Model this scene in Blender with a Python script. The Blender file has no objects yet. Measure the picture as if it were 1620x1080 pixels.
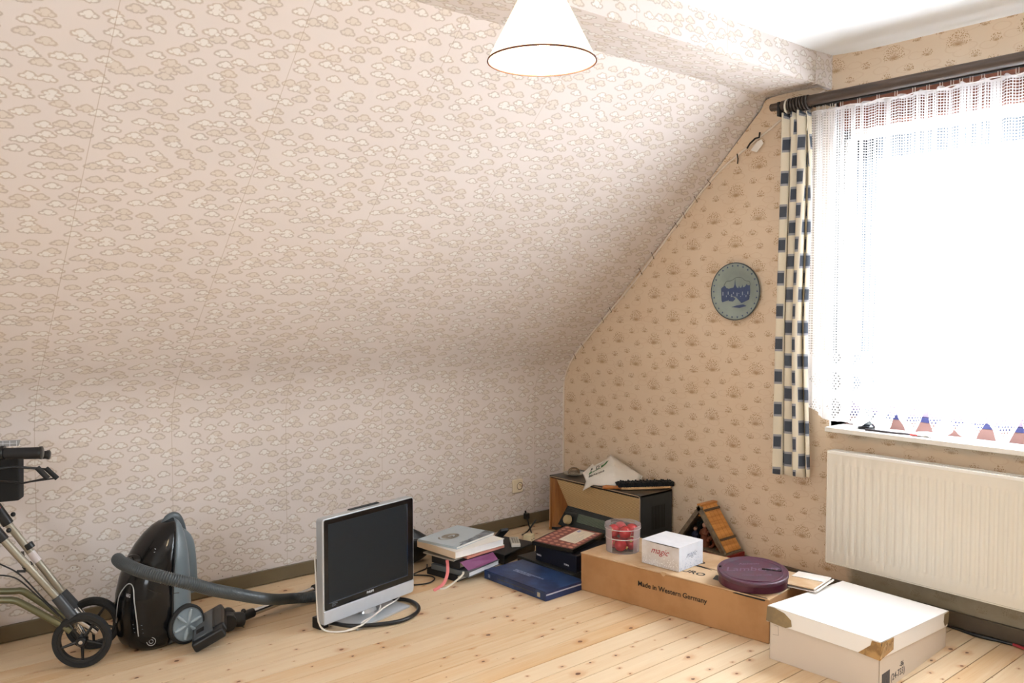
import bpy, bmesh, math, random
from mathutils import Vector, Matrix, Euler
random.seed(7)
SC = bpy.context.scene
COL = SC.collection
PI = math.pi

# ------------------------------------------------------------------ camera
CAM = Vector((-3.585, -3.763, 1.33))
Fw = Vector((0.6433, 0.7643, -0.04578)).normalized()
cam = bpy.data.objects.new('camera', bpy.data.cameras.new('camera'))
COL.objects.link(cam)
cam.location = CAM
cam.rotation_euler = Fw.to_track_quat('-Z', 'Y').to_euler()
cam.data.sensor_width = 36.0
cam.data.lens = 36.0 * 1331 / 1620
cam.data.clip_start = 0.02
SC.camera = cam

# ------------------------------------------------------------------ world, lights, exposure
world = bpy.data.worlds.new('sky'); SC.world = world
world.use_nodes = True
bg = world.node_tree.nodes['Background']
bg.inputs['Color'].default_value = (0.90, 0.95, 1.0, 1)
bg.inputs['Strength'].default_value = 1.6

def area(name, loc, size, direction, power, color):
    d = bpy.data.lights.new(name, 'AREA'); d.shape = 'RECTANGLE'
    d.size, d.size_y = size; d.energy = power; d.color = color
    o = bpy.data.objects.new(name, d); COL.objects.link(o)
    o.location = loc
    o.rotation_euler = Vector(direction).to_track_quat('-Z', 'Y').to_euler()
    return o
# daylight that comes in through the window beside the radiator, then fill light added behind the camera
area('daylight_gable_window', (0.75, -2.75, 1.75), (2.0, 1.9), (-1, 0.12, -0.24), 400, (0.86, 0.935, 1.0))
area('added_rear_fill', (-5.75, -3.3, 1.6), (1.8, 1.5), (1, 0.25, -0.1), 38, (0.84, 0.92, 1.0))
VS = SC.view_settings
VS.view_transform = 'Standard'; VS.look = 'None'; VS.gamma = 1.0; VS.use_curve_mapping = False
VS.exposure = 0.80
SC.cycles.use_denoising = True
SC.cycles.max_bounces = 10
SC.cycles.diffuse_bounces = 6
SC.cycles.transparent_max_bounces = 16
SC.cycles.sample_clamp_indirect = 6.0
SC.cycles.caustics_reflective = False
SC.cycles.caustics_refractive = False

# ------------------------------------------------------------------ colour and material helpers
def lin(h):
    if isinstance(h, str):
        h = h.lstrip('#'); c = [int(h[i:i+2], 16) / 255 for i in (0, 2, 4)]
    else:
        return (h[0], h[1], h[2], 1)
    return tuple(((x / 12.92) if x <= 0.04045 else ((x + 0.055) / 1.055) ** 2.4) for x in c) + (1,)

class NT:
    """small node builder"""
    def __init__(s, m): s.nt = m.node_tree; s.n = s.nt.nodes; s.l = s.nt.links
    def new(s, t): return s.n.new(t)
    def put(s, sock, v):
        if isinstance(v, bpy.types.NodeSocket): s.l.new(v, sock)
        elif v is not None: sock.default_value = v
    def m(s, op, a, b=None, c=None, clamp=False):
        n = s.new('ShaderNodeMath'); n.operation = op; n.use_clamp = clamp
        s.put(n.inputs[0], a)
        if b is not None: s.put(n.inputs[1], b)
        if c is not None: s.put(n.inputs[2], c)
        return n.outputs[0]
    def v(s, op, a, b=None, scale=None):
        n = s.new('ShaderNodeVectorMath'); n.operation = op
        s.put(n.inputs[0], a)
        if b is not None: s.put(n.inputs[1], b)
        if scale is not None: s.put(n.inputs['Scale'], scale)
        return n.outputs['Value'] if op in ('LENGTH', 'DISTANCE', 'DOT_PRODUCT') else n.outputs[0]
    def step(s, x, lo, hi, a=0.0, b=1.0):
        n = s.new('ShaderNodeMapRange'); n.interpolation_type = 'SMOOTHSTEP'
        s.put(n.inputs[0], x); s.put(n.inputs[1], lo); s.put(n.inputs[2], hi); s.put(n.inputs[3], a); s.put(n.inputs[4], b)
        return n.outputs[0]
    def mix(s, f, a, b, mode='MIX'):
        n = s.new('ShaderNodeMix'); n.data_type = 'RGBA'; n.blend_type = mode
        s.put(n.inputs[0], f); s.put(n.inputs[6], a); s.put(n.inputs[7], b)
        return n.outputs[2]
    def noise(s, vec, scale, detail=2, rough=0.5, dist=0.0, color=False):
        n = s.new('ShaderNodeTexNoise'); s.put(n.inputs['Vector'], vec)
        n.inputs['Scale'].default_value = scale; n.inputs['Detail'].default_value = detail
        n.inputs['Roughness'].default_value = rough; n.inputs['Distortion'].default_value = dist
        return n.outputs['Color'] if color else n.outputs['Fac']
    def sep(s, vec):
        n = s.new('ShaderNodeSeparateXYZ'); s.put(n.inputs[0], vec); return n.outputs
    def comb(s, x, y, z=0.0):
        n = s.new('ShaderNodeCombineXYZ'); s.put(n.inputs[0], x); s.put(n.inputs[1], y); s.put(n.inputs[2], z); return n.outputs[0]
    def uv(s): return s.new('ShaderNodeTexCoord').outputs['UV']
    def obj(s): return s.new('ShaderNodeTexCoord').outputs['Object']
    def vor(s, vec, scale=1.0, rnd=1.0, dim='2D'):
        n = s.new('ShaderNodeTexVoronoi'); n.voronoi_dimensions = dim; s.put(n.inputs['Vector'], vec)
        n.inputs['Scale'].default_value = scale; n.inputs['Randomness'].default_value = rnd
        return n.outputs
    def bsdf(s): return s.n['Principled BSDF']
    def bump(s, h, strength=0.3, dist=0.002):
        n = s.new('ShaderNodeBump'); s.put(n.inputs['Height'], h)
        n.inputs['Strength'].default_value = strength; n.inputs['Distance'].default_value = dist
        s.l.new(n.outputs[0], s.bsdf().inputs['Normal'])

MATS = {}
def mat(name, color, rough=0.6, metal=0.0, var=0.06, nscale=30, bump=0.0, coat=0.0, spec=None, trans=0.0, emit=0.0):
    """plain painted / plastic / card surface with a little noise in the colour"""
    if name in MATS: return MATS[name]
    m = bpy.data.materials.new(name); m.use_nodes = True
    t = NT(m); b = t.bsdf()
    c = lin(color)
    nz = t.noise(t.obj(), nscale, 3)
    dark = tuple(x * (1 - var) for x in c[:3]) + (1,); lite = tuple(min(1, x * (1 + var)) for x in c[:3]) + (1,)
    t.put(b.inputs['Base Color'], t.mix(nz, dark, lite))
    b.inputs['Roughness'].default_value = rough; b.inputs['Metallic'].default_value = metal
    b.inputs['Coat Weight'].default_value = coat
    if spec is not None: b.inputs['Specular IOR Level'].default_value = spec
    if trans: b.inputs['Transmission Weight'].default_value = trans
    if emit:
        b.inputs['Emission Color'].default_value = c; b.inputs['Emission Strength'].default_value = emit
    if bump: t.bump(t.noise(t.obj(), nscale * 4, 4), bump, 0.001)
    MATS[name] = m; return m

# ------------------------------------------------------------------ geometry helpers
def rotm(rz=0, rx=0, ry=0): return Euler((rx, ry, rz)).to_matrix()

class G:
    def __init__(s): s.v = []; s.f = []; s.uvs = None
    def add(s, vs, fs):
        o = len(s.v); s.v += [Vector(p) for p in vs]; s.f += [tuple(i + o for i in f) for f in fs]; return s
    def box(s, c, size, R=None):
        R = R or Matrix.Identity(3); c = Vector(c); h = Vector(size) / 2
        vs = [c + R @ Vector((h.x * a, h.y * b, h.z * d)) for a in (-1, 1) for b in (-1, 1) for d in (-1, 1)]
        return s.add(vs, [(0, 1, 3, 2), (4, 6, 7, 5), (0, 4, 5, 1), (2, 3, 7, 6), (0, 2, 6, 4), (1, 5, 7, 3)])
    def bb(s, x0, x1, y0, y1, z0, z1): return s.box(((x0+x1)/2, (y0+y1)/2, (z0+z1)/2), (abs(x1-x0), abs(y1-y0), abs(z1-z0)))
    def prism(s, pts, d):
        """closed polygon (3D points) pushed along d"""
        n = len(pts); d = Vector(d); a = [Vector(p) for p in pts]
        vs = a + [p + d for p in a]
        return s.add(vs, [tuple(range(n))[::-1], tuple(range(n, 2*n))] + [(i, (i+1) % n, n + (i+1) % n, n + i) for i in range(n)])
    def tube(s, pts, r, seg=12, smooth=0, cap=True, flat=1.0):
        P = [Vector(p) for p in pts]
        if smooth: P = spline(P, smooth)
        n = len(P); rs = r if isinstance(r, (list, tuple)) else [r] * n
        if len(rs) != n: rs = [rs[min(len(rs)-1, int(i * (len(rs)-1) / max(1, n-1)))] for i in range(n)]
        up = None; vs = []; fs = []
        for i, p in enumerate(P):
            t = (P[min(i+1, n-1)] - P[max(i-1, 0)]).normalized()
            if up is None:
                up = t.cross(Vector((0, 0, 1)))
                if up.length < 0.1: up = t.cross(Vector((1, 0, 0)))
                up.normalize()
            up = (up - t * up.dot(t)).normalized(); w = t.cross(up)
            for k in range(seg):
                a = 2 * PI * k / seg
                vs.append(p + (up * math.cos(a) + w * math.sin(a) * flat) * rs[i])
        for i in range(n-1):
            for k in range(seg):
                fs.append((i*seg+k, i*seg+(k+1) % seg, (i+1)*seg+(k+1) % seg, (i+1)*seg+k))
        if cap: fs += [tuple(range(seg))[::-1], tuple(range((n-1)*seg, n*seg))]
        return s.add(vs, fs)
    def cyl(s, a, b, r, r2=None, seg=24): return s.tube([a, b], [r, r if r2 is None else r2], seg)
    def lathe(s, prof, c=(0, 0, 0), axis=(0, 0, 1), seg=32, closed=False):
        """prof: list of (radius, height along axis)"""
        A = Vector(axis).normalized(); c = Vector(c)
        u = A.cross(Vector((0, 0, 1)))
        if u.length < 0.1: u = A.cross(Vector((1, 0, 0)))
        u.normalize(); w = A.cross(u); vs = []; fs = []
        for (r, h) in prof:
            for k in range(seg):
                a = 2 * PI * k / seg; vs.append(c + A * h + (u * math.cos(a) + w * math.sin(a)) * r)
        m = len(prof)
        for i in range(m if closed else m-1):
            j = (i+1) % m
            for k in range(seg): fs.append((i*seg+k, i*seg+(k+1) % seg, j*seg+(k+1) % seg, j*seg+k))
        return s.add(vs, fs)
    def sphere(s, c, r, seg=20, sc=(1, 1, 1)):
        prof = [(max(1e-5, r * math.sin(PI * i / (seg//2))), -r * math.cos(PI * i / (seg//2))) for i in range(seg//2 + 1)]
        o = len(s.v); s.lathe(prof, (0, 0, 0), seg=seg)
        for i in range(o, len(s.v)):
            p = s.v[i]; s.v[i] = Vector((p.x*sc[0], p.y*sc[1], p.z*sc[2])) + Vector(c)
        return s
    def quad(s, a, b, c, d): return s.add([a, b, c, d], [(0, 1, 2, 3)])
    def xf(s, M):
        s.v = [M @ p for p in s.v]; return s

def spline(P, k):
    out = []
    for i in range(len(P)-1):
        p0 = P[max(i-1, 0)]; p1 = P[i]; p2 = P[i+1]; p3 = P[min(i+2, len(P)-1)]
        for j in range(k):
            t = j / k
            out.append(0.5 * ((2*p1) + (p2-p0)*t + (2*p0-5*p1+4*p2-p3)*t*t + (3*p1-p0-3*p2+p3)*t**3))
    out.append(P[-1]); return out

def link(name, me, m, parent=None, world=False):
    o = bpy.data.objects.new(name, me)
    if m is not None and not me.materials: me.materials.append(m)
    COL.objects.link(o)
    if parent is not None:
        o.parent = parent
        if world: o.matrix_parent_inverse = world_of(parent).inverted()
    return o
def world_of(o):
    M = o.matrix_basis.copy()
    if o.parent is not None: M = world_of(o.parent) @ o.matrix_parent_inverse @ M
    return M
def build(name, g, m, parent=None, world=False, smooth=None, bevel=0.0, bseg=2, uv=None, loc=None, rot=None, solid=0.0, subd=0):
    me = bpy.data.meshes.new(name)
    me.from_pydata([tuple(p) for p in g.v], [], g.f)
    bm = bmesh.new(); bm.from_mesh(me); bmesh.ops.recalc_face_normals(bm, faces=bm.faces)
    bm.to_mesh(me); bm.free()
    if smooth is not None:
        for p in me.polygons: p.use_smooth = True
        me.set_sharp_from_angle(angle=math.radians(smooth))
    if uv:
        L = me.uv_layers.new(name='uv')
        for lp in me.loops:
            L.data[lp.index].uv = uv(me.vertices[lp.vertex_index].co)
    o = link(name, me, m, parent, world)
    if loc is not None: o.location = loc
    if rot is not None: o.rotation_euler = rot
    if solid:
        md = o.modifiers.new('thickness', 'SOLIDIFY'); md.thickness = solid; md.offset = 0
    if subd:
        md = o.modifiers.new('smoothing', 'SUBSURF'); md.levels = subd; md.render_levels = subd
    if bevel:
        md = o.modifiers.new('bevel', 'BEVEL'); md.width = bevel; md.segments = bseg; md.limit_method = 'ANGLE'; md.angle_limit = math.radians(40)
        if smooth is None:
            for p in me.polygons: p.use_smooth = True
            me.set_sharp_from_angle(angle=math.radians(35))
            md.harden_normals = True
    return o
def tag(o, label, cat, group=None, kind=None):
    if label: o['label'] = label
    if cat: o['category'] = cat
    if group: o['group'] = group
    if kind: o['kind'] = kind
    return o
def thing(name, label, cat, loc=(0, 0, 0), rz=0.0, group=None, rot=None):
    o = bpy.data.objects.new(name, None); COL.objects.link(o); o.empty_display_size = 0.05
    o.location = loc; o.rotation_euler = rot if rot else (0, 0, rz)
    return tag(o, label, cat, group)
def struct(name, g, m, **k):
    o = build(name, g, m, **k); o['kind'] = 'structure'; return o
def copy_tree(o, parent=None):
    c = o.copy(); COL.objects.link(c); c.parent = parent
    for ch in list(o.children): copy_tree(ch, c)
    return c
def text(body, size, m, parent, M, name='lettering', extrude=0.0003, offset=0.0, spacing=1.0, shear=0.0, align='LEFT'):
    cu = bpy.data.curves.new('t', 'FONT'); cu.body = body; cu.size = size; cu.extrude = extrude; cu.offset = offset
    cu.space_character = spacing; cu.shear = shear; cu.align_x = align; cu.resolution_u = 3
    t = bpy.data.objects.new('t', cu); COL.objects.link(t)
    dg = bpy.context.evaluated_depsgraph_get()
    me = bpy.data.meshes.new_from_object(t.evaluated_get(dg)); me.name = name
    bpy.data.objects.remove(t); bpy.data.curves.remove(cu)
    me.transform(M)
    me.materials.clear()
    return link(name, me, m, parent)
def frame(origin, x, y):
    """matrix: text baseline along x, up along y, at origin"""
    x = Vector(x).normalized(); y = Vector(y); y = (y - x * y.dot(x)).normalized(); z = x.cross(y)
    M = Matrix((x, y, z)).transposed().to_4x4(); M.translation = Vector(origin); return M

# ------------------------------------------------------------------ special materials
def wallpaper_clouds():
    m = bpy.data.materials.new('cloud_wallpaper'); m.use_nodes = True; t = NT(m); b = t.bsdf()
    uv = t.uv()
    wob = t.v('SCALE', t.v('SUBTRACT', t.noise(uv, 75, 2, color=True), (0.5, 0.5, 0.5)), scale=0.010)
    p = t.v('ADD', uv, wob)
    p = t.v('MULTIPLY', p, (1/0.064, 1/0.040, 0))
    def layer(q):
        vo = t.vor(q, 1.0, 0.85)
        d = t.v('SUBTRACT', q, vo['Position'])
        dist = None
        for (cx, cy, r) in ((0.0, 0.09, 0.25), (-0.24, -0.06, 0.16), (0.25, -0.07, 0.16), (0.0, -0.12, 0.17)):
            l = t.v('LENGTH', t.v('SUBTRACT', d, (cx, cy, 0))); l = t.m('SUBTRACT', l, r)
            dist = l if dist is None else t.m('SMOOTH_MIN', dist, l, 0.04)
        return dist, vo['Color']
    d1, c1 = layer(p)
    ring = t.step(t.m('ABSOLUTE', d1), 0.01, 0.095, 1.0, 0.0)
    fill = t.step(d1, 0.0, -0.04, 0.0, 1.0)
    rnd = t.sep(c1)
    base = t.mix(t.noise(uv, 3.0, 3), lin('#d8cfca'), lin('#ded6d2'))
    base = t.mix(t.m('MULTIPLY', t.noise(t.v('MULTIPLY', uv, (400, 25, 0)), 1.0, 2), 0.25), base, lin('#cfc5bd'))
    fillc = t.mix(t.m('GREATER_THAN', rnd[0], 0.5), lin('#d6cdc2'), lin('#e2dfda'))
    c = t.mix(t.m('MULTIPLY', fill, 0.85), base, fillc)
    lines = t.mix(rnd[1], lin('#beae9e'), lin('#b6aaa0'))
    c = t.mix(t.m('MULTIPLY', ring, 0.80), c, lines)
    # strip joints every 53 cm and a few scuffs low on the wall
    u, vv = t.sep(uv)[0], t.sep(uv)[1]
    fr = t.m('FRACT', t.m('DIVIDE', t.m('ADD', u, 2.9), 0.532))
    joint = t.step(t.m('ABSOLUTE', t.m('SUBTRACT', fr, 0.003)), 0.0012, 0.0034, 1.0, 0.0)
    c = t.mix(t.m('MULTIPLY', joint, 0.55), c, lin('#a89580'))
    sp = t.vor(uv, 26, 1.0)['Distance']
    zone = t.m('MULTIPLY', t.step(t.noise(uv, 2.2, 1), 0.56, 0.64), t.step(vv, 0.75, 0.45))
    spk = t.m('MULTIPLY', t.step(t.m('ADD', sp, t.m('MULTIPLY', t.noise(uv, 160, 2), 0.12)), 0.10, 0.14, 1.0, 0.0), zone)
    c = t.mix(t.m('MULTIPLY', spk, 0.75), c, lin('#6e5a4c'))
    t.put(b.inputs['Base Color'], c)
    b.inputs['Roughness'].default_value = 0.75; b.inputs['Specular IOR Level'].default_value = 0.25
    t.bump(t.m('ADD', t.m('MULTIPLY', ring, -0.5), t.noise(uv, 9, 3)), 0.18, 0.004)
    return m

def wallpaper_tufts():
    m = bpy.data.materials.new('grass_tuft_wallpaper'); m.use_nodes = True; t = NT(m); b = t.bsdf()
    uv = t.uv()
    wob = t.v('SCALE', t.v('SUBTRACT', t.noise(uv, 40, 2, color=True), (0.5, 0.5, 0.5)), scale=0.010)
    w = t.v('ADD', uv, wob)
    q = t.v('MULTIPLY', w, (1/0.11, 1/0.05, 0))
    vo = t.vor(q, 1.0, 0.9); d = t.v('LENGTH', t.v('SUBTRACT', q, vo['Position']))
    ring = t.step(t.m('ABSOLUTE', t.m('SUBTRACT', d, 0.30)), 0.01, 0.05, 1.0, 0.0)
    base = t.mix(t.noise(uv, 6.0, 3), lin('#d8c0a4'), lin('#dfccb4'))
    base = t.mix(t.m('MULTIPLY', ring, 0.22), base, lin('#c09a75'))
    PU, PV = 0.262, 0.252
    fu = t.m('FRACT', t.m('DIVIDE', t.m('ADD', t.sep(uv)[0], 10.02), PU))
    fv = t.m('FRACT', t.m('DIVIDE', t.m('ADD', t.sep(uv)[1], 10.10), PV))
    speck = t.vor(uv, 125, 1.0)['Distance']
    speck = t.step(speck, 0.20, 0.36, 1.0, 0.0)
    streak = t.noise(uv, 260, 2)
    total = None
    def tuft(cx, cy, R):
        ax = t.m('SUBTRACT', t.m('FRACT', t.m('ADD', t.m('SUBTRACT', fu, cx), 1.5)), 0.5)
        ay = t.m('SUBTRACT', t.m('FRACT', t.m('ADD', t.m('SUBTRACT', fv, cy), 1.5)), 0.5)
        x = t.m('MULTIPLY', ax, PU / R); y = t.m('MULTIPLY', ay, PV / R)
        r = t.v('LENGTH', t.comb(t.m('MULTIPLY', x, 1.1), y))
        up = t.m('MAXIMUM', t.step(y, -0.30, -0.05), 0.0)
        fan = t.m('MULTIPLY', t.step(t.m('ADD', r, t.m('MULTIPLY', t.m('SUBTRACT', streak, 0.5), 0.5)), 0.85, 1.10, 1.0, 0.0), up)
        dots = t.m('MULTIPLY', speck, t.step(r, 0.2, 0.7, 0.6, 1.0))
        haze = t.m('MULTIPLY', t.step(streak, 0.40, 0.70), t.step(r, 0.15, 0.8, 0.75, 0.05))
        a = t.m('MULTIPLY', fan, t.m('MAXIMUM', haze, dots))
        blob = t.v('LENGTH', t.v('MULTIPLY', t.comb(x, t.m('ADD', y, 0.06)), (2.1, 4.6, 0)))
        blob = t.step(t.m('ADD', blob, t.m('MULTIPLY', t.m('SUBTRACT', streak, 0.5), 2.6)), 0.2, 1.2, 0.9, 0.0)
        return t.m('MAXIMUM', a, blob)
    for cx, cy, R in ((0, 0, 0.052), (0.5, 0.5, 0.052), (0.46, 0.93, 0.032), (0.12, 0.70, 0.025), (0.76, 0.73, 0.025),
                      (0.96, 0.43, 0.026), (0.25, 0.25, 0.025), (0.61, 0.17, 0.026)):
        a = tuft(cx, cy, R)
        total = a if total is None else t.m('MAXIMUM', total, a)
    tc = t.mix(t.noise(uv, 14, 1), lin('#8e681f'), lin('#98602c'))
    c = t.mix(t.m('MULTIPLY', total, 0.72), base, tc)
    # paper butt joints (horizontal faint) and the bare, dirty patch under the radiator, shading painted into its grey
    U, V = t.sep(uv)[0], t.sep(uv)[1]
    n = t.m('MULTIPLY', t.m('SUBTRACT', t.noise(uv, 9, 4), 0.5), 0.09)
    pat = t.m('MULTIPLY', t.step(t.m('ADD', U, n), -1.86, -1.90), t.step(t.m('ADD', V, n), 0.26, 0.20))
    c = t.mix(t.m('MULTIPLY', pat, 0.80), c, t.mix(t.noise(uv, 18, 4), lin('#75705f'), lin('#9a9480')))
    pat2 = t.m('MULTIPLY', t.step(t.m('ADD', U, n), -1.80, -1.90), t.step(t.m('ADD', V, t.m('MULTIPLY', n, 0.6)), 0.70, 0.74))
    c = t.mix(t.m('MULTIPLY', pat2, t.m('MULTIPLY', t.step(V, 0.80, 0.72), 0.55)), c, lin('#b0b0a4'))
    # brown runs of dirty water left of the radiator
    runs = t.step(t.noise(t.v('MULTIPLY', uv, (60, 1.3, 0)), 1.0, 2), 0.60, 0.70)
    zone = t.m('MULTIPLY', t.m('MULTIPLY', t.step(U, -1.86, -1.80, 0, 1), t.step(U, -1.72, -1.68, 1, 0)), t.m('MULTIPLY', t.step(V, 0.12, 0.2, 0, 1), t.step(V, 0.50, 0.42, 0, 1)))
    c = t.mix(t.m('MULTIPLY', t.m('MULTIPLY', runs, zone), 0.65), c, lin('#946238'))
    t.put(b.inputs['Base Color'], c)
    b.inputs['Roughness'].default_value = 0.8; b.inputs['Specular IOR Level'].default_value = 0.2
    t.bump(t.m('ADD', t.m('MULTIPLY', total, -0.4), t.noise(uv, 8, 3)), 0.18, 0.004)
    return m

def pine():
    m = bpy.data.materials.new('pine_floor_board'); m.use_nodes = True; t = NT(m); b = t.bsdf()
    oi = t.new('ShaderNodeObjectInfo')
    p = t.v('ADD', t.obj(), t.v('SCALE', t.comb(oi.outputs['Random'], oi.outputs['Random'], 0.0), scale=37.0))
    # knots: seed points kept sparse, stretched a little along the board
    kp = t.v('MULTIPLY', p, (1/0.13, 1/0.085, 0))
    wob = t.v('SCALE', t.v('SUBTRACT', t.noise(p, 60, 2, color=True), (0.5, 0.5, 0.5)), scale=0.10)
    vo = t.vor(t.v('ADD', kp, wob), 1.0, 1.0)
    d = t.v('MULTIPLY', t.v('SUBTRACT', t.v('ADD', kp, wob), vo['Position']), (0.13, 0.085*1.35, 0))
    d = t.v('LENGTH', d)
    rr = t.m('MULTIPLY', t.m('POWER', t.sep(vo['Color'])[0], 1.7), 0.0115)
    keep = t.m('GREATER_THAN', t.sep(vo['Color'])[1], 0.25)
    knot = t.m('MULTIPLY', t.step(d, t.m('MULTIPLY', rr, 0.75), t.m('ADD', rr, 0.0018), 1.0, 0.0), keep)
    halo = t.m('MULTIPLY', t.step(d, rr, t.m('MULTIPLY', rr, 5.0), 1.0, 0.0), keep)
    g1 = t.noise(t.v('ADD', t.v('MULTIPLY', p, (1.6, 34, 1)), t.comb(0, t.m('MULTIPLY', halo, 0.8))), 1.0, 4, 0.6)
    g2 = t.noise(t.v('MULTIPLY', p, (6, 230, 1)), 1.0, 2)
    c = t.mix(g1, lin('#c79d6c'), lin('#e4d1b2'))
    c = t.mix(t.m('MULTIPLY', t.step(g2, 0.50, 0.72), 0.30), c, lin('#c99257'))
    c = t.mix(t.m('MULTIPLY', t.step(t.noise(t.v('MULTIPLY', p, (1.1, 5, 1)), 1.0, 2), 0.5, 0.75), 0.35), c, lin('#d09a58'))
    c = t.mix(t.m('MULTIPLY', t.m('SUBTRACT', oi.outputs['Random'], 0.1), 0.55), c, lin('#eadabf'))
    c = t.mix(t.m('MULTIPLY', halo, 0.42), c, lin('#b87233'))
    kc = t.mix(t.sep(vo['Color'])[2], lin('#4a2a1a'), lin('#7c4a2a'))
    c = t.mix(t.m('MULTIPLY', knot, 0.92), c, kc)
    t.put(b.inputs['Base Color'], c)
    b.inputs['Roughness'].default_value = 0.50; b.inputs['Specular IOR Level'].default_value = 0.35
    t.bump(g1, 0.12, 0.001)
    return m

def wood(name, a, bcol, scale=(3, 60, 60), rough=0.5, coat=0.0):
    m = bpy.data.materials.new(name); m.use_nodes = True; t = NT(m); b = t.bsdf()
    g = t.noise(t.v('MULTIPLY', t.obj(), scale), 1.0, 4, 0.6)
    t.put(b.inputs['Base Color'], t.mix(t.step(g, 0.3, 0.7), lin(a), lin(bcol)))
    b.inputs['Roughness'].default_value = rough; b.inputs['Coat Weight'].default_value = coat
    t.bump(g, 0.15, 0.001)
    return m

def lace():
    """white net: threads opaque, holes open; finer grid above, flower-like round holes near the hem"""
    m = bpy.data.materials.new('white_lace'); m.use_nodes = True; t = NT(m)
    for n in list(t.n):
        if n.type == 'BSDF_PRINCIPLED': t.n.remove(n)
    out = [n for n in t.n if n.type == 'OUTPUT_MATERIAL'][0]
    uv = t.uv(); U, V = t.sep(uv)[0], t.sep(uv)[1]
    pu, pv = 0.0125, 0.0115
    a = t.m('ABSOLUTE', t.m('SUBTRACT', t.m('FRACT', t.m('DIVIDE', U, pu)), 0.5))
    c = t.m('ABSOLUTE', t.m('SUBTRACT', t.m('FRACT', t.m('DIVIDE', V, pv)), 0.5))
    # alternate, thicker vertical cords
    band = t.noise(t.v('MULTIPLY', uv, (26, 0.3, 0)), 1.0, 1)
    ww = t.step(band, 0.46, 0.62, 0.36, 0.02)
    hole = t.m('MULTIPLY', t.step(a, ww, t.m('ADD', ww, 0.06), 1.0, 0.0), t.step(c, 0.31, 0.37, 1.0, 0.0))
    # hem: hexagonal dots inside diamonds
    r = 0.0135
    row = t.m('FLOOR', t.m('DIVIDE', V, r * 0.87))
    sh = t.m('MULTIPLY', t.m('MODULO', row, 2.0), 0.5)
    hx = t.m('SUBTRACT', t.m('FRACT', t.m('ADD', t.m('DIVIDE', U, r), sh)), 0.5)
    hy = t.m('MULTIPLY', t.m('SUBTRACT', t.m('FRACT', t.m('DIVIDE', V, r * 0.87)), 0.5), 0.87)
    dot = t.step(t.v('LENGTH', t.comb(hx, hy)), 0.27, 0.34, 1.0, 0.0)
    du = t.m('SUBTRACT', t.m('FRACT', t.m('DIVIDE', U, 0.12)), 0.5)
    dv = t.m('SUBTRACT', t.m('FRACT', t.m('DIVIDE', t.m('SUBTRACT', V, 0.80), 0.12)), 0.5)
    dia = t.m('LESS_THAN', t.m('ADD', t.m('ABSOLUTE', du), t.m('ABSOLUTE', dv)), 0.42)
    hem = t.m('MULTIPLY', dot, dia)
    low = t.step(V, 1.12, 1.10, 0.0, 1.0)
    edge = t.step(V, 0.80, 0.79, 0.0, 1.0)
    h = t.mix(low, hole, hem)
    h = t.m('MULTIPLY', h, t.m('SUBTRACT', 1.0, edge))
    head = t.step(V, 2.175, 2.185, 0.0, 1.0)
    h = t.m('MULTIPLY', h, t.m('SUBTRACT', 1.0, head))
    h = t.m('MULTIPLY', h, t.step(U, 0.10, 0.22, 0.45, 1.0))   # the net is bunched double at its left end
    di = t.new('ShaderNodeBsdfDiffuse'); di.inputs['Color'].default_value = lin('#fbfbff')
    tr = t.new('ShaderNodeBsdfTranslucent'); tr.inputs['Color'].default_value = lin('#ffffff')
    tp = t.new('ShaderNodeBsdfTransparent')
    m1 = t.new('ShaderNodeMixShader'); m1.inputs[0].default_value = 0.40
    t.l.new(di.outputs[0], m1.inputs[1]); t.l.new(tr.outputs[0], m1.inputs[2])
    m2 = t.new('ShaderNodeMixShader'); t.put(m2.inputs[0], h)
    t.l.new(m1.outputs[0], m2.inputs[1]); t.l.new(tp.outputs[0], m2.inputs[2])
    t.l.new(m2.outputs[0], out.inputs[0])
    return m

def checks():
    m = bpy.data.materials.new('checked_cotton'); m.use_nodes = True; t = NT(m); b = t.bsdf()
    uv = t.uv(); U, V = t.sep(uv)[0], t.sep(uv)[1]
    cu = 0.046; pv = 0.152
    k = t.m('FLOOR', t.m('DIVIDE', U, cu)); odd = t.m('MODULO', t.m('ABSOLUTE', k), 2.0)
    x = t.m('ABSOLUTE', t.m('SUBTRACT', t.m('FRACT', t.m('DIVIDE', U, cu)), 0.5))
    y = t.m('ABSOLUTE', t.m('SUBTRACT', t.m('FRACT', t.m('ADD', t.m('DIVIDE', V, pv), t.m('MULTIPLY', odd, 0.5))), 0.5))
    xd = t.m('MULTIPLY', x, cu); yd = t.m('MULTIPLY', y, pv)
    dark = t.m('MULTIPLY', t.m('LESS_THAN', xd, 0.0165), t.m('LESS_THAN', yd, 0.024))
    grey = t.m('MULTIPLY', t.m('LESS_THAN', xd, 0.0185), t.m('LESS_THAN', yd, 0.034))
    strip = t.m('MULTIPLY', t.m('LESS_THAN', xd, 0.0185), t.m('LESS_THAN', t.m('FRACT', t.m('MULTIPLY', U, 300)), 0.5))
    c = t.mix(t.m('MULTIPLY', strip, 0.25), lin('#efe6d2'), lin('#dbcfb4'))
    c = t.mix(grey, c, lin('#a7a7ac'))
    c = t.mix(dark, c, lin('#565c66'))
    t.put(b.inputs['Base Color'], c)
    b.inputs['Roughness'].default_value = 0.9
    b.inputs['Specular IOR Level'].default_value = 0.1
    out = [n for n in t.n if n.type == 'OUTPUT_MATERIAL'][0]
    tr = t.new('ShaderNodeBsdfTranslucent'); t.put(tr.inputs['Color'], c)
    mx = t.new('ShaderNodeMixShader'); mx.inputs[0].default_value = 0.25
    t.l.new(b.outputs[0], mx.inputs[1]); t.l.new(tr.outputs[0], mx.inputs[2]); t.l.new(mx.outputs[0], out.inputs[0])
    return m

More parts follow.
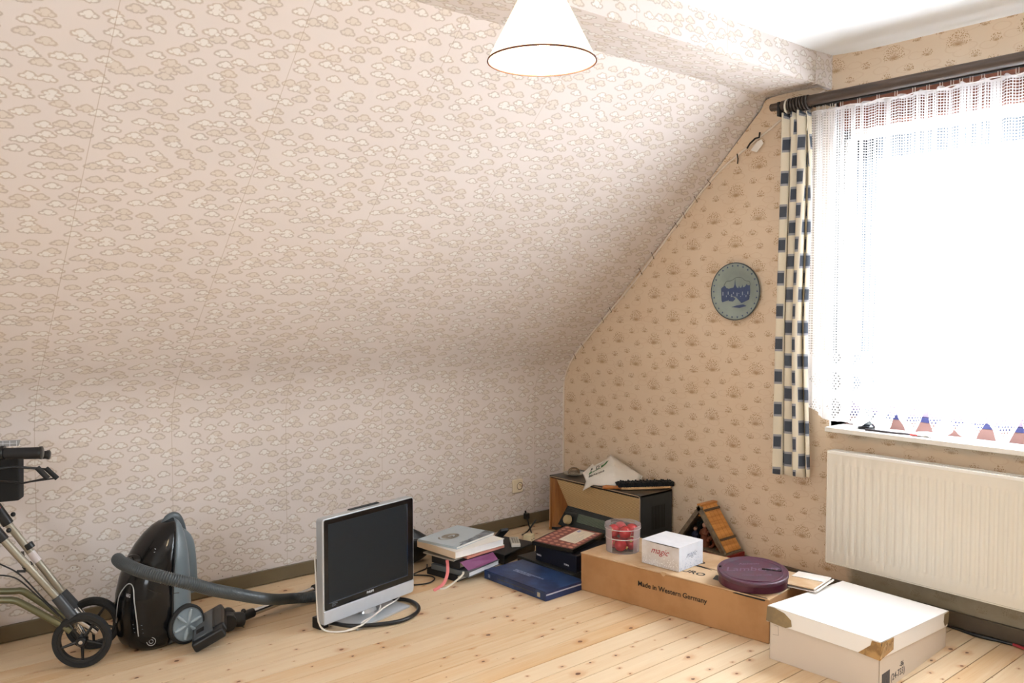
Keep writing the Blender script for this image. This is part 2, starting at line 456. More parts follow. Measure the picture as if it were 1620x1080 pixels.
def glassy(name, color, alpha=0.25, rough=0.05):
    """thin clear plastic / glass: mostly see-through with a gloss"""
    m = bpy.data.materials.new(name); m.use_nodes = True; t = NT(m)
    b = t.bsdf(); out = [n for n in t.n if n.type == 'OUTPUT_MATERIAL'][0]
    b.inputs['Base Color'].default_value = lin(color); b.inputs['Roughness'].default_value = rough
    fr = t.new('ShaderNodeFresnel'); fr.inputs[0].default_value = 1.45
    tp = t.new('ShaderNodeBsdfTransparent'); tp.inputs['Color'].default_value = (0.96, 0.96, 0.96, 1)
    mx = t.new('ShaderNodeMixShader'); t.put(mx.inputs[0], t.m('ADD', t.m('MULTIPLY', fr.outputs[0], 0.5), alpha, clamp=True))
    t.l.new(tp.outputs[0], mx.inputs[1]); t.l.new(b.outputs[0], mx.inputs[2]); t.l.new(mx.outputs[0], out.inputs[0])
    return m

def weave():
    m = bpy.data.materials.new('woven_speaker_cloth'); m.use_nodes = True; t = NT(m); b = t.bsdf()
    o = t.obj(); s = t.sep(o)
    w = t.m('SINE', t.m('ADD', t.m('MULTIPLY', s[2], 2*PI/0.0062), t.m('MULTIPLY', t.m('SINE', t.m('MULTIPLY', s[1], 2*PI/0.016)), 1.1)))
    c = t.mix(t.step(w, -0.3, 0.6), lin('#a8814e'), lin('#e6cb9a'))
    t.put(b.inputs['Base Color'], c); b.inputs['Roughness'].default_value = 0.85
    t.bump(w, 0.4, 0.001); return m

def blotch(name, a, b_, scale=9, rough=0.5, lo=0.35, hi=0.65):
    m = bpy.data.materials.new(name); m.use_nodes = True; t = NT(m); b = t.bsdf()
    t.put(b.inputs['Base Color'], t.mix(t.step(t.noise(t.obj(), scale, 4, 0.6), lo, hi), lin(a), lin(b_)))
    b.inputs['Roughness'].default_value = rough; return m

M_CLOUD = wallpaper_clouds(); M_TUFT = wallpaper_tufts(); M_PINE = pine(); M_LACE = lace(); M_CHECK = checks()
M_CEIL = mat('ceiling_paint', '#eceded', 0.8, var=0.02, nscale=4, bump=0.05)
M_PAINT = mat('plain_wall_paint', '#d9d0c4', 0.85, var=0.03, nscale=5)
M_SKIRT = mat('olive_brown_skirting', '#6b5f48', 0.45, var=0.12, nscale=12)
M_DARKWOOD = wood('dark_brown_wood', '#3a2f29', '#54453a', (40, 4, 40), 0.4)
M_REDWOOD = wood('red_brown_wood', '#5c3222', '#7a4530', (40, 4, 40), 0.5)
M_WHITE = mat('white_lacquer', '#eeeae2', 0.35, var=0.02)
M_CREAM = mat('cream_radiator_enamel', '#e4ddcf', 0.35, var=0.02, nscale=6)
M_SILL = mat('pale_stone_sill', '#e6e2da', 0.4, var=0.06, nscale=40)
M_BLACK = mat('black_plastic', '#15171a', 0.35, var=0.1)
M_BLACKG = mat('glossy_black_plastic', '#0d0f12', 0.16, var=0.1, coat=0.1, spec=.35)
M_BLACKM = mat('matt_black', '#191a1d', 0.7, var=0.12)
M_RUBBER = mat('black_rubber', '#1d1f21', 0.75, var=0.15)
M_GREYBLUE = mat('blue_grey_plastic', '#66737c', 0.35, var=0.05)
M_SILVER = mat('silver_plastic', '#b9bdc2', 0.35, 0.35, var=0.03)
M_CHROME = mat('chrome', '#c8cace', 0.15, 1.0, var=0.03)
M_BRONZE = mat('olive_bronze_metal', '#a3a094', 0.35, 0.75, var=0.06)
M_CARD = blotch('brown_cardboard', '#a97c50', '#b68a5e', 5, 0.8)
M_CARDEDGE = blotch('pale_cardboard_top', '#bf9b74', '#d2b694', 6, 0.8)
M_INK = mat('black_ink', '#16120f', 0.7)
M_WHITECARD = blotch('white_card', '#e6dfd6', '#efe9e2', 4, 0.7)
M_PAGES = mat('book_pages', '#efece4', 0.8, var=0.03, nscale=90)
M_WHITEINK = mat('white_print', '#d8dbe0', 0.6)

# ------------------------------------------------------------------ room shell
BEAM_Y, BEAM_Z, CEIL = -1.735, 2.305, 2.445
XL, YB = -5.3, -5.2
# wallpapered knee wall, rounded into the slope, one continuous strip with uv in metres
prof = [(0.0, 0.0), (0.0, 0.4)]
k0 = 0.92; sl = 0.96
L = 0.17; ang = math.atan(sl)     # slope angle to horizontal
th = PI/2 - math.atan(sl)
dirS = Vector((-math.cos(math.atan(sl)), math.sin(math.atan(sl))))   # (y,z)
for i in range(9):                   # quadratic rounding
    t_ = i / 8
    a = Vector((0, k0 - L)); b_ = Vector((0, k0)); c_ = b_ + dirS * L
    p = a * (1-t_)**2 + b_ * 2*t_*(1-t_) + c_ * t_*t_
    prof.append((p.x, p.y))
for i in range(1, 13):
    p = b_ + dirS * (L + (2.02 - L) * i / 12); prof.append((p.x, p.y))
arc = [0.0]
for i in range(1, len(prof)): arc.append(arc[-1] + math.dist(prof[i], prof[i-1]))
g = G(); xs = [XL + 0.01 + (0 - XL - 0.01) * i / 10 for i in range(11)]
def strip(g, prof, xs):
    n = len(prof); vs = [(x, p[0], p[1]) for x in xs for p in prof]
    fs = [(i*n+j, (i+1)*n+j, (i+1)*n+j+1, i*n+j+1) for i in range(len(xs)-1) for j in range(n-1)]
    g.add(vs, fs)
ksplit = 7
def uv_knee(co):
    best = min(range(len(prof)), key=lambda i: (prof[i][0]-co.y)**2 + (prof[i][1]-co.z)**2)
    return (co.x, arc[best])
strip(g, prof, xs)
struct('wall_left', g, M_CLOUD, smooth=60, uv=uv_knee)
# boxed beam between slope and ceiling
g = G(); g.quad((XL, BEAM_Y, BEAM_Z), (0, BEAM_Y, BEAM_Z), (0, BEAM_Y, CEIL + .02), (XL, BEAM_Y, CEIL + .02))
g.quad((XL, BEAM_Y, BEAM_Z), (XL, -1.40, BEAM_Z), (0, -1.40, BEAM_Z), (0, BEAM_Y, BEAM_Z))
struct('wall_upper', g, M_CLOUD, uv=lambda c: (c.x, c.z + (c.y - BEAM_Y) + 0.013))
# plastered return at the end of the beam
g = G(); g.prism([(-0.115, BEAM_Y - 0.003, BEAM_Z - 0.004), (0.0, BEAM_Y - 0.014, BEAM_Z - 0.012), (0.0, BEAM_Y - 0.014, CEIL), (-0.115, BEAM_Y - 0.003, CEIL)], (0, 0.02, 0))
struct('trim_1', g, M_CLOUD, uv=lambda c: (c.x * 1.7, c.z))
# ceiling with a soft sagging cove along the gable
g = G(); n = 40
cp = [(XL, CEIL)] + [(-0.36, CEIL), (-0.26, CEIL + 0.006), (-0.17, CEIL + 0.012), (-0.12, CEIL - 0.004), (-0.07, CEIL - 0.012), (-0.02, CEIL - 0.006), (0.0, CEIL - 0.012)]
ys = [BEAM_Y, -1.9, -2.2, -2.6, -3.0, -3.6, -4.4, YB]
vs = [(x, y, z if j not in (0,) or i < 1 else CEIL) for j, y in enumerate(ys) for i, (x, z) in enumerate(cp)]
m_ = len(cp); g.add(vs, [(j*m_+i, j*m_+i+1, (j+1)*m_+i+1, (j+1)*m_+i) for j in range(len(ys)-1) for i in range(m_-1)])
struct('ceiling', g, M_CEIL, smooth=80)
# gable wall with the window opening cut out
WY0, WY1, WZ0, WZ1 = -1.765, -3.42, 0.755, 2.245
def poly_yz(pts, x): return [(x, y, z) for y, z in pts]
g = G()
top = lambda y: min(CEIL + .02, k0 + sl * abs(y) + 0.03)
g.add(poly_yz([(0, 0), (WY0, 0), (WY0, WZ0), (WY0, WZ1), (WY0, CEIL+.02), (-1.58, CEIL+.02), (0, k0+.02)], 0), [tuple(range(7))])
g.add(poly_yz([(WY0, 0), (WY1, 0), (WY1, WZ0), (WY0, WZ0)], 0), [(0, 1, 2, 3)])
g.add(poly_yz([(WY0, WZ1), (WY1, WZ1), (WY1, CEIL+.02), (WY0, CEIL+.02)], 0), [(0, 1, 2, 3)])
g.add(poly_yz([(WY1, 0), (YB, 0), (YB, CEIL+.02), (WY1, CEIL+.02)], 0), [(0, 1, 2, 3)])
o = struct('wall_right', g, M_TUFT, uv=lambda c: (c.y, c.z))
# deep reveals of the opening
g = G(); D = 0.30
g.quad((0, WY0, WZ0), (D, WY0, WZ0), (D, WY0, WZ1), (0, WY0, WZ1)); g.quad((0, WY1, WZ0), (D, WY1, WZ0), (D, WY1, WZ1), (0, WY1, WZ1))
g.quad((0, WY0, WZ1), (D, WY0, WZ1), (D, WY1, WZ1), (0, WY1, WZ1)); g.quad((0, WY0, WZ0), (D, WY0, WZ0), (D, WY1, WZ0), (0, WY1, WZ0))
struct('trim_2', g, M_PAINT)
# outer leaf so that no light leaks round the opening
g = G()
for (y0, y1, z0, z1) in ((0.4, WY0, -0.1, 2.8), (WY1, YB-.3, -0.1, 2.8), (WY0, WY1, -0.1, WZ0), (WY0, WY1, WZ1, 2.8)): g.bb(0.012, 0.29, y0, y1, z0, z1)
struct('wall_outer', g, M_PAINT)
g = G(); g.bb(XL-.2, .3, 0.012, 0.25, -.1, 1.0); g.prism([(XL-.2, .25, .92), (XL-.2, -1.9, .92+sl*1.9+.0), (XL-.2, -1.9, 2.95), (XL-.2, .25, 1.3)], (-XL+.5, 0, 0))
for i in range(4, 8): g.v[i+4] = g.v[i+4]
g.v = [Vector((p.x, p.y, p.z + (0.03 if p.y < 0 and p.z < 2.9 else 0))) for p in g.v]
struct('roof', g, M_PAINT)
g = G(); g.bb(XL-.2, .3, BEAM_Y, YB-.3, CEIL+.03, CEIL+.2); struct('roof_deck', g, M_PAINT)
# rear wall (behind the camera) and side wall with an unseen window added for the fill light
struct('wall_back', G().bb(XL-.2, 0, YB-.2, YB, 0, CEIL+.05), M_PAINT)
g = G(); RY0, RY1, RZ0, RZ1 = -2.5, -4.1, 0.85, 2.15
for (y0, y1, z0, z1) in ((0.1, RY0, 0, 2.5), (RY1, YB, 0, 2.5), (RY0, RY1, 0, RZ0), (RY0, RY1, RZ1, 2.5)): g.bb(XL-.2, XL, y0, y1, z0, z1)
struct('wall_rear_gable', g, M_PAINT)
w = struct('added_rear_window', G().bb(XL-.12, XL-.06, RY0, RY0-.06, RZ0, RZ1).bb(XL-.12, XL-.06, RY1, RY1+.06, RZ0, RZ1).bb(XL-.12, XL-.06, RY0, RY1, RZ0, RZ0+.06).bb(XL-.12, XL-.06, RY0, RY1, RZ1-.06, RZ1).bb(XL-.12, XL-.06, -3.27, -3.33, RZ0, RZ1), M_WHITE)

# seams where wallpaper meets in the corner: a thin white caulk line along knee corner and slope
line = [(-0.004, -0.004, 0.08), (-0.004, -0.004, 0.76), (-0.004, -0.02, 0.88), (-0.005, -0.09, 1.0), (-0.005, -0.30, 1.20), (-0.005, -0.558, 1.43), (-0.005, -0.80, 1.67), (-0.005, -0.993, 1.865), (-0.005, -1.149, 2.000), (-0.005, -1.30, 2.09), (-0.005, -1.46, 2.178), (-0.005, -1.60, 2.26), (-0.006, -1.72, 2.295)]
struct('trim_3', G().tube(line, 0.0055, 8, smooth=3), mat('white_caulk', '#ddd0c0', 0.8), smooth=50)
# torn, bulging strip of wallpaper rounding off the upper corner
lo = [(-0.004, -1.02, 1.885), (-0.006, -1.149, 2.005), (-0.006, -1.30, 2.09), (-0.006, -1.46, 2.178), (-0.006, -1.60, 2.26), (-0.006, -1.735, 2.30)]
hi = [(-0.006, -1.02, 1.893), (-0.018, -1.171, 2.038), (-0.026, -1.30, 2.160), (-0.034, -1.40, 2.252), (-0.055, -1.47, 2.299), (-0.05, -1.735, 2.302)]
g = G(); LO = spline([Vector(p) for p in lo], 5); HI = spline([Vector(p) for p in hi], 5); N = 6
vs = []
for a, b_ in zip(LO, HI):
    for j in range(N+1):
        t_ = j / N; p = a.lerp(b_, t_) + Vector((-0.35, -0.8, -0.5)).normalized() * (0.006 * math.sin(PI*t_) * min(1, (a-b_).length/0.1)); vs.append(p)
g.add(vs, [(i*(N+1)+j, (i+1)*(N+1)+j, (i+1)*(N+1)+j+1, i*(N+1)+j+1) for i in range(len(LO)-1) for j in range(N)])
cove = struct('trim_4', g, M_TUFT, smooth=80, uv=lambda c: (c.y * 1.0 + c.x, c.z))
# torn paper flaps and cracks
g = G(); g.prism([(-0.012, -1.335, 2.075), (-0.016, -1.375, 2.112), (-0.02, -1.400, 2.118), (-0.018, -1.410, 2.098), (-0.014, -1.370, 2.062)], (-0.004, 0, 0))
build('torn_paper', g, mat('torn_white_paper', '#e8e2da', 0.9), cove)
g = G(); g.tube([(-0.03, -1.325, 2.085), (-0.035, -1.345, 2.105), (-0.036, -1.375, 2.125), (-0.03, -1.392, 2.128), (-0.03, -1.396, 2.152)], 0.0042, 6)
g.tube([(-0.012, -1.255, 2.07), (-0.014, -1.262, 2.045), (-0.012, -1.258, 2.02)], 0.003, 6)
build('paper_crack', g, M_INK, cove)
g = G()
for k in range(14):
    y = -0.10 - 0.075 * k - random.random()*.03; z = k0 + sl * abs(y) + 0.012
    if k in (2, 5, 6, 9): continue
    g.tube([(-0.02 - .015*random.random(), y, z-.014), (-0.012, y - .01, z - 0.032 - .02*random.random()), (-0.015, y - .004, z - 0.045)], 0.0016, 5)
build('paper_crack', g, mat('crack_brown', '#5a4636', 0.9), o)

# floor boards, each a part of the floor
floor = struct('floor', G().bb(XL, 0, YB, 0, -0.06, -0.021), mat('gap_dark', '#2a1c12', 0.9))
BW = 0.0929
bmsh = None; k = 0; y = -0.0137 + BW
gp = G().bb(XL, -0.001, -BW/2 + 0.0017, BW/2 - 0.0017, -0.02, 0.0)
first = None
while y - BW > YB - 0.0:
    yc = y - BW/2
    if first is None:
        first = build('floor_board', gp, M_PINE, floor, bevel=0.0008, bseg=1); b_o = first
    else:
        b_o = bpy.data.objects.new('floor_board', first.data); COL.objects.link(b_o); b_o.parent = floor
    b_o.location = (0, yc, random.uniform(-0.0006, 0.0))
    y -= BW
# skirting boards
g = G().bb(XL, -0.0, -0.016, -0.0, 0.004, 0.068); struct('baseboard_left', g, M_SKIRT, bevel=0.003)
g = G().bb(-0.016, 0, -0.016, YB, 0.004, 0.066); struct('baseboard_right', g, mat('dark_skirting', '#574c3e', 0.5, var=0.12), bevel=0.003)

# ------------------------------------------------------------------ window, sill, shutter box
win = bpy.data.objects.new('window_1', None); COL.objects.link(win); win['kind'] = 'structure'; win.location = (0.1, -2.6, 0.76)
def fr(name, m, *boxes, **k):
    g = G()
    for b in boxes: g.bb(*b)
    return build(name, g, m, win, world=True, bevel=k.get('bevel', 0.003))
fr('head_board', M_REDWOOD, (0.03, 0.16, WY0, WY1, 2.115, 2.243))
fr('window_frame', M_WHITE, (0.09, 0.16, WY0, WY0-.045, .79, 2.115), (0.09, 0.16, WY1, WY1+.045, .79, 2.115), (0.09, 0.16, WY0, WY1, 2.07, 2.115))
mg = mat('shade_painted_sash', '#5f666e', 0.5, var=.02)  # white sash frame, its inward-facing shade painted in as grey
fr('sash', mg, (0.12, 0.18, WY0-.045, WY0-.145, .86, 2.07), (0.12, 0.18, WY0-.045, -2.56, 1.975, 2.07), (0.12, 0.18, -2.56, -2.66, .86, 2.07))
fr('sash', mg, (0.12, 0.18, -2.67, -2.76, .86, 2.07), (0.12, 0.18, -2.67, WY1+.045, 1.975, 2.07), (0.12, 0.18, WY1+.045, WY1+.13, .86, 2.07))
fr('bottom_rail', mat('salmon_brown_wood', '#6b4a42', 0.5), (0.10, 0.17, WY0-.02, WY1+.02, .765, .815))
fr('seal', mat('navy_gasket', '#1d2050', 0.5), (0.098, 0.16, WY0-.02, WY1+.02, .815, .835), bevel=0)
fr('bottom_rail', mat('lilac_grey_rail', '#7a6a80', 0.5), (0.11, 0.17, WY0-.02, WY1+.02, .835, .875))
gm = glassy('window_glass', '#ffffff', 0.0, 0.02)
for (a, b) in ((WY0-.14, -2.565), (-2.755, WY1+.125)):
    build('pane', G().bb(0.148, 0.152, a, b, .87, 1.98), gm, win, world=True)
build('window_sill', G().bb(-0.062, 0.11, -1.775, WY1 - .03, 0.748, 0.770), M_SILL, win, world=True, bevel=0.004)

# things lying on the sill
t = thing('taper_candle', 'thin dark stick with a red tip lying along the window sill under the lace', 'stick', (-0.035, -2.06, 0.777))
build('stick', G().tube([(-0.012, .10, 0), (-0.006, 0.0, -.001), (0.0, -.09, 0)], [.0055, .005, .0045], 8), mat('dark_brown_stick', '#2e2526', 0.5), t, smooth=50)
build('tip', G().cyl((0, -.09, 0), (0.001, -.118, 0), .0048, .003, 10), mat('red_tip', '#a8322c', 0.5), t, smooth=50)
g = G(); pts = []
for i in range(7):
    for j in range(5):
        pts.append((-0.03 + .018*j, -2.145 - .017*i, 0.772 + (0.010 + .018*random.random()) * math.sin(PI*i/6) * math.sin(PI*(j+.5)/5)))
g.add(pts, [(i*5+j, (i+1)*5+j, (i+1)*5+j+1, i*5+j+1) for i in range(6) for j in range(4)])
o = build('crumpled_paper', g, mat('white_paper', '#f1f0ee', 0.8), solid=0.001); tag(o, 'small crumpled white paper on the window sill in front of the lace', 'paper')
t = thing('figurine', 'small dark glass figurine at left end of the window sill behind the lace', 'ornament', (0.02, -1.93, 0.771))
build('base', G().lathe([(.001, 0), (.036, 0), (.036, .012), (.026, .02)], seg=20), M_BLACKG, t, smooth=40)
build('body', G().lathe([(.024, .018), (.034, .04), (.03, .065), (.016, .09), (.010, .12), (.003, .15), (.0005, .153)], seg=20), mat('dark_glass', '#2b3338', 0.1, coat=.5), t, smooth=60)
build('crest', G().box((-.03, 0, .045), (.006, .02, .025)).box((-.032, 0, .06), (.005, .032, .006)), M_SILVER, t, bevel=.001)

# ------------------------------------------------------------------ radiator
RX, RYL, RYR, RB, RT = -0.10, -1.815, -3.42, 0.172, 0.672
rad = thing('radiator', 'long cream ribbed panel radiator on the wall under the window', 'radiator', (RX, -2.6, RB))
g = G()
# ribbed front sheet: profile along y, recessed grooves between upper and lower flat bands
ys = []; y = RYL - 0.025
cols = [(RYL, 0), (RYL - 0.022, 0)]
while y > RYR + 0.04:
    cols += [(y, 0.0), (y-.004, .006), (y-.0115, .006), (y-.0155, 0.0)]; y -= 0.0333
cols += [(RYR + .002, 0), (RYR, 0)]
zs = [(RB, 0), (RB + .045, 0), (RB + .058, 1), (RT - .062, 1), (RT - .048, 0), (RT - .012, 0)]
vs = [(RX + dx * f_, yy, zz) for (zz, f_) in zs for (yy, dx) in cols]; n = len(cols)
g.add(vs, [(i*n+j, i*n+j+1, (i+1)*n+j+1, (i+1)*n+j) for i in range(len(zs)-1) for j in range(n-1)])
build('front_panel', g, M_CREAM, rad, world=True, smooth=50)
g = G().bb(RX + .004, RX + .012, RYL - .004, RYR, RB + .004, RT - .014).bb(-0.045, -0.037, RYL - .004, RYR, RB + .004, RT - .014)
build('water_panel', g, M_CREAM, rad, world=True)
g = G().prism([(RX - .0015, RYL - .001, RB - .001), (-.032, RYL - .001, RB - .001), (-.032, RYL - .001, RT), (RX - .0015, RYL - .001, RT)], (0, .004, 0)).prism([(RX - .0015, RYR, RB), (-.032, RYR, RB), (-.032, RYR, RT), (RX - .0015, RYR, RT)], (0, -.004, 0))
g.bb(RX - .003, RX + .002, RYL, RYR, RB - .006, RB - .001)
build('side_cover', g, M_CREAM, rad, world=True, bevel=.001)
grille = build('top_grille', G().bb(RX - .002, RX + .010, RYL, RYR, RT - .012, RT).bb(-.040, -.032, RYL, RYR, RT - .012, RT).bb(RX, -.034, RYL, RYL - .01, RT - .004, RT), M_WHITE, rad, world=True, bevel=.001)
g = G(); y = RYL - .012
while y > RYR:
    g.prism([(RX + .009, y, RT - .003), (-.038, y - .004, RT - .003), (-.038, y - .011, RT - .003), (RX + .009, y - .007, RT - .003)], (0, 0, .003)); y -= .0128
o = build('grille_bars', g, M_WHITE, grille, world=True); o['kind'] = 'stuff'
for z in (RB + .08, RT - .09):
    for yy in (-2.1, -3.1): build('bracket', G().bb(-.038, -.001, yy, yy - .03, z, z + .05), M_WHITE, rad, world=True)
# flow pipes at the far end, running into the floor
for x in (-.06, -.09): build('pipe', G().tube([(x, RYR + .06, RB + .01), (x, RYR + .06, .0)], .009, 12), M_WHITE, rad, world=True, smooth=50)

# ------------------------------------------------------------------ curtain pole, rings, curtains
PX = -0.105
pole = thing('curtain_pole', 'thick dark brown wooden curtain pole above the window', 'curtain pole', (PX, -1.6, 2.243))
build('rod', G().cyl((PX, -1.565, 2.236), (PX, -3.75, 2.236), .0235, seg=28), M_DARKWOOD, pole, world=True, smooth=50)
build('finial', G().cyl((PX, -1.505, 2.238), (PX, -1.58, 2.236), .0175, seg=24), M_DARKWOOD, pole, world=True, smooth=50, bevel=.002)
build('bracket', G().box((PX, -1.553, 2.222), (.035, .014, .065)).bb(PX, -.002, -1.547, -1.56, 2.19, 2.215).bb(-.012, 0.0, -1.535, -1.57, 2.17, 2.24), M_BLACKM, pole, world=True, bevel=.002)
build('bracket', G().bb(PX, 0.0, -3.6, -3.62, 2.19, 2.215), M_BLACKM, pole, world=True, bevel=.002)
rail = thing('curtain_rail', 'narrow black rail behind the wooden pole carrying the lace hooks', 'curtain rail', (-.055, -1.7, 2.222))
build('track', G().bb(-.068, -.042, -1.69, -3.6, 2.216, 2.232), M_BLACKM, rail, world=True, bevel=.002)
for yy in (-1.76, -3.46): build('bracket', G().bb(-.044, 0.004, yy, yy+.015, 2.218, 2.232), M_BLACKM, rail, world=True)
ringm = mat('dark_ring_wood', '#38302b', 0.4)
def ring(y, m, tilt, label):
    o = build('curtain_ring', G().lathe([(.029 + .0052*math.cos(a*PI/5), .0052*math.sin(a*PI/5)) for a in range(10)], seg=32, closed=True, axis=(0, 1, 0)), m, smooth=70)
    o.location = (PX, y, 2.2295); o.rotation_euler = (tilt, 0, tilt*.4)
    build('eye', G().lathe([(.006 + .0015*math.cos(a*PI/3), .0015*math.sin(a*PI/3)) for a in range(6)], c=(0, 0, -.039), seg=12, closed=True, axis=(0, 1, 0)), M_CHROME, o, smooth=70)
    tag(o, label, 'curtain ring', 'curtain rings gathered at the left end of the pole'); return o
ring(-1.593, mat('white_ring_plastic', '#e6e0d2', .4), 0.06, 'the only white curtain ring, leftmost on the brown pole')
for i in range(7):
    ring(-1.608 - .0148*i, ringm, random.uniform(-.10, .10), 'dark brown curtain ring on the pole, %s to the right of the white ring' % ('first', 'second', 'third', 'fourth', 'fifth', 'sixth', 'seventh')[i])

# checked curtain: gathered, hanging to just below the radiator top
def curtain_x(u, z):
    """gathered cloth section: returns (x, y) for arc parameter u in 0..1"""
    t_ = (z - 0.52) / (2.2 - 0.52)
    w = 0.185 - 0.055 * t_ + .01*math.sin(z*4); y0 = -1.535 - 0.03 * t_
    n = 3.5
    amp = (0.034 - .006*t_) * (0.75 + .25*math.sin(u*9 + 1))
    y = y0 - w * u + 0.012 * math.sin(2*PI*n*u*2 + .4)
    x = PX - .0 + amp * math.sin(2*PI*n*u + 0.7 + .25*math.sin(z*3))
    return x, y
NU, NZ = 90, 40
vs = []; uvl = []
for j in range(NZ+1):
    z = 0.535 + (2.19 - .535) * j / NZ
    au = 0; prev = None
    for i in range(NU+1):
        u = i / NU; x, y = curtain_x(u, z)
        if prev: au += math.dist((x, y), prev)
        prev = (x, y)
        zz = z + (0.006*math.sin(u*20) if j == 0 else 0) + (0.010*math.sin(2*PI*7*u) if j == NZ else 0)
        vs.append((x, y, zz)); uvl.append((au, z))
g = G(); g.add(vs, [(j*(NU+1)+i, j*(NU+1)+i+1, (j+1)*(NU+1)+i+1, (j+1)*(NU+1)+i) for j in range(NZ) for i in range(NU)])
me = bpy.data.meshes.new('cloth'); me.from_pydata([tuple(p) for p in g.v], [], g.f)
for p in me.polygons: p.use_smooth = True
Lr = me.uv_layers.new(name='uv')
for lp in me.loops: Lr.data[lp.index].uv = uvl[lp.vertex_index]
cur = thing('checked_curtain', 'narrow gathered cream curtain with dark blue-grey checks beside the window', 'curtain', (PX, -1.62, 0.535))
o = link('cloth', me, M_CHECK, cur, world=True)
md = o.modifiers.new('thickness', 'SOLIDIFY'); md.thickness = .0012
g = G()
for i in range(7):
    y = -1.612 - .0148*i; g.tube([(PX, y, 2.186), (PX - .006, y, 2.178), (PX - .012, y, 2.165)], .0016, 6)
g.tube([(PX - .01, -1.692, 2.19), (PX - .02, -1.706, 2.15), (PX - .018, -1.700, 2.10)], .002, 6)
build('tape_hooks', g, mat('cream_tape', '#e8e0cc', .6), cur, world=True)

# lace curtain
lc = thing('lace_curtain', 'white openwork lace curtain hanging across the bright window', 'curtain', (-.055, -1.69, .79))
NU, NZ = 330, 60
Y0, Y1 = -1.688, -3.5
vs = []; uvl = []
def lace_bottom(u):
    s = (abs(u) / 0.118) % 1.0
    return 0.788 + (0.075 + .045*math.sin(int(abs(u)/.118)*2.1)) * max(0, 1 - abs(s - 0.5) * 2 * 1.45) ** 0.9 if u > .22 else 0.80 + .05*max(0, .1-u)*10
for j in range(NZ+1):
    au = 0; prev = None
    for i in range(NU+1):
        u = (Y0 - Y1) * i / NU; t_ = j / NZ
        zb = lace_bottom(u); zt = 2.196 + .006*math.sin(u*2*PI/.078)
        z = zb + (zt - zb) * t_
        x = -0.055 + 0.012*math.sin(u*2*PI/.083 + .6*math.sin(u*5)) + .005*math.sin(u*2*PI/.031) + (0.010*math.sin(u*2*PI/.118) * (1-t_))
        y = Y0 - u + .006*math.sin(u*2*PI/.083*1.0 + 1)
        if prev: au += math.dist((x, y), prev)
        prev = (x, y); vs.append((x, y, z)); uvl.append((au, z))
me = bpy.data.meshes.new('net'); me.from_pydata(vs, [], [(j*(NU+1)+i, j*(NU+1)+i+1, (j+1)*(NU+1)+i+1, (j+1)*(NU+1)+i) for j in range(NZ) for i in range(NU)])
for p in me.polygons: p.use_smooth = True
Lr = me.uv_layers.new(name='uv')
for lp in me.loops: Lr.data[lp.index].uv = uvl[lp.vertex_index]
link('net', me, M_LACE, lc, world=True)
g = G()
hooks = [-1.715, -1.745, -1.78, -1.829, -1.907, -1.993, -2.07, -2.144, -2.201, -2.253, -2.295, -2.329, -2.367, -2.41, -2.468, -2.531, -2.60, -2.67, -2.75, -2.83, -2.92, -3.0, -3.1, -3.2, -3.3, -3.4]
hg = G().box((0, .005, 0), (.003, .0022, .026)).box((0, -.005, 0), (.003, .0022, .026)).box((0, 0, .012), (.003, .011, .0022)).box((0, 0, -.012), (.003, .011, .0022))
h0 = None
for y in hooks:
    if h0 is None: h0 = build('hook', hg, M_WHITE, lc, world=False); hk = h0
    else: hk = bpy.data.objects.new('hook', h0.data); COL.objects.link(hk); hk.parent = lc
    hk.location = Vector((-.058, y, 2.206)) - lc.location
build('heading_tape', G().tube([(-.058 + .004*math.sin(i), Y0 - (Y0-Y1)*i/60, 2.193 + .004*math.sin(i*1.3)) for i in range(61)], .006, 6, flat=.4), mat('white_cotton_tape', '#f4f2f4', .9), lc, world=True, smooth=60)

# ------------------------------------------------------------------ wall plate
def plate_mat():
    m = bpy.data.materials.new('grey_green_glaze'); m.use_nodes = True; t = NT(m); b = t.bsdf()
    t.put(b.inputs['Base Color'], t.mix(t.noise(t.obj(), 16, 3), lin('#7d8a88'), lin('#9aa49a'))); b.inputs['Roughness'].default_value = .3
    return m
pl = thing('wall_plate', 'round grey-blue plate with a printed town scene hanging on the wall', 'plate', (0, -1.262, 1.387))
def PP(r, a, h=0): return Vector((-h, -r*math.cos(a), r*math.sin(a)))
build('dish', G().lathe([(.0005, .012), (.098, .012), (.108, .020), (.140, .027), (.1435, .026), (.1435, .022), (.11, .012), (.09, .002), (.0005, .002)], axis=(-1, 0, 0), seg=56), plate_mat(), pl, smooth=40)
blue = mat('cobalt_print', '#3d4c70', .3); dk = mat('dark_rim', '#39434a', .3)
build('rim_line', G().lathe([(.1395, .0275), (.1445, .0275), (.1445, .024), (.1395, .024)], axis=(-1, 0, 0), seg=56, closed=True), dk, pl, smooth=40)
g = G()
for k in range(26):
    a = 2*PI*k/26; c = PP(.128, a, .0252); R_ = Matrix.Rotation(a, 3, 'X')
    g.prism([c + PP(.007, a), c + PP(.0055, a + 2.1), c + PP(.0055, a - 2.1)], (-.0012, 0, 0))
build('rim_marks', g, blue, pl)['kind'] = 'stuff'
g = G(); bx = -.0128
def sil(pts): g.prism([(bx, -p[0], p[1]) for p in pts], (-.0006, 0, 0))
sil([(-.088, -.055), (-.092, .015), (-.085, .022), (-.07, .03), (-.06, .018), (-.045, .014), (-.03, .018), (-.018, .02), (-.012, .035), (-.009, .066), (-.006, .035), (0, .022), (.01, .016), (.015, .03), (.02, .018), (.03, .02), (.034, .034), (.038, .02), (.05, .024), (.058, .036), (.066, .03), (.078, .03), (.08, .0), (.074, -.04), (.05, -.05), (.03, -.058), (.0, -.03), (-.03, -.02), (-.05, -.045)])
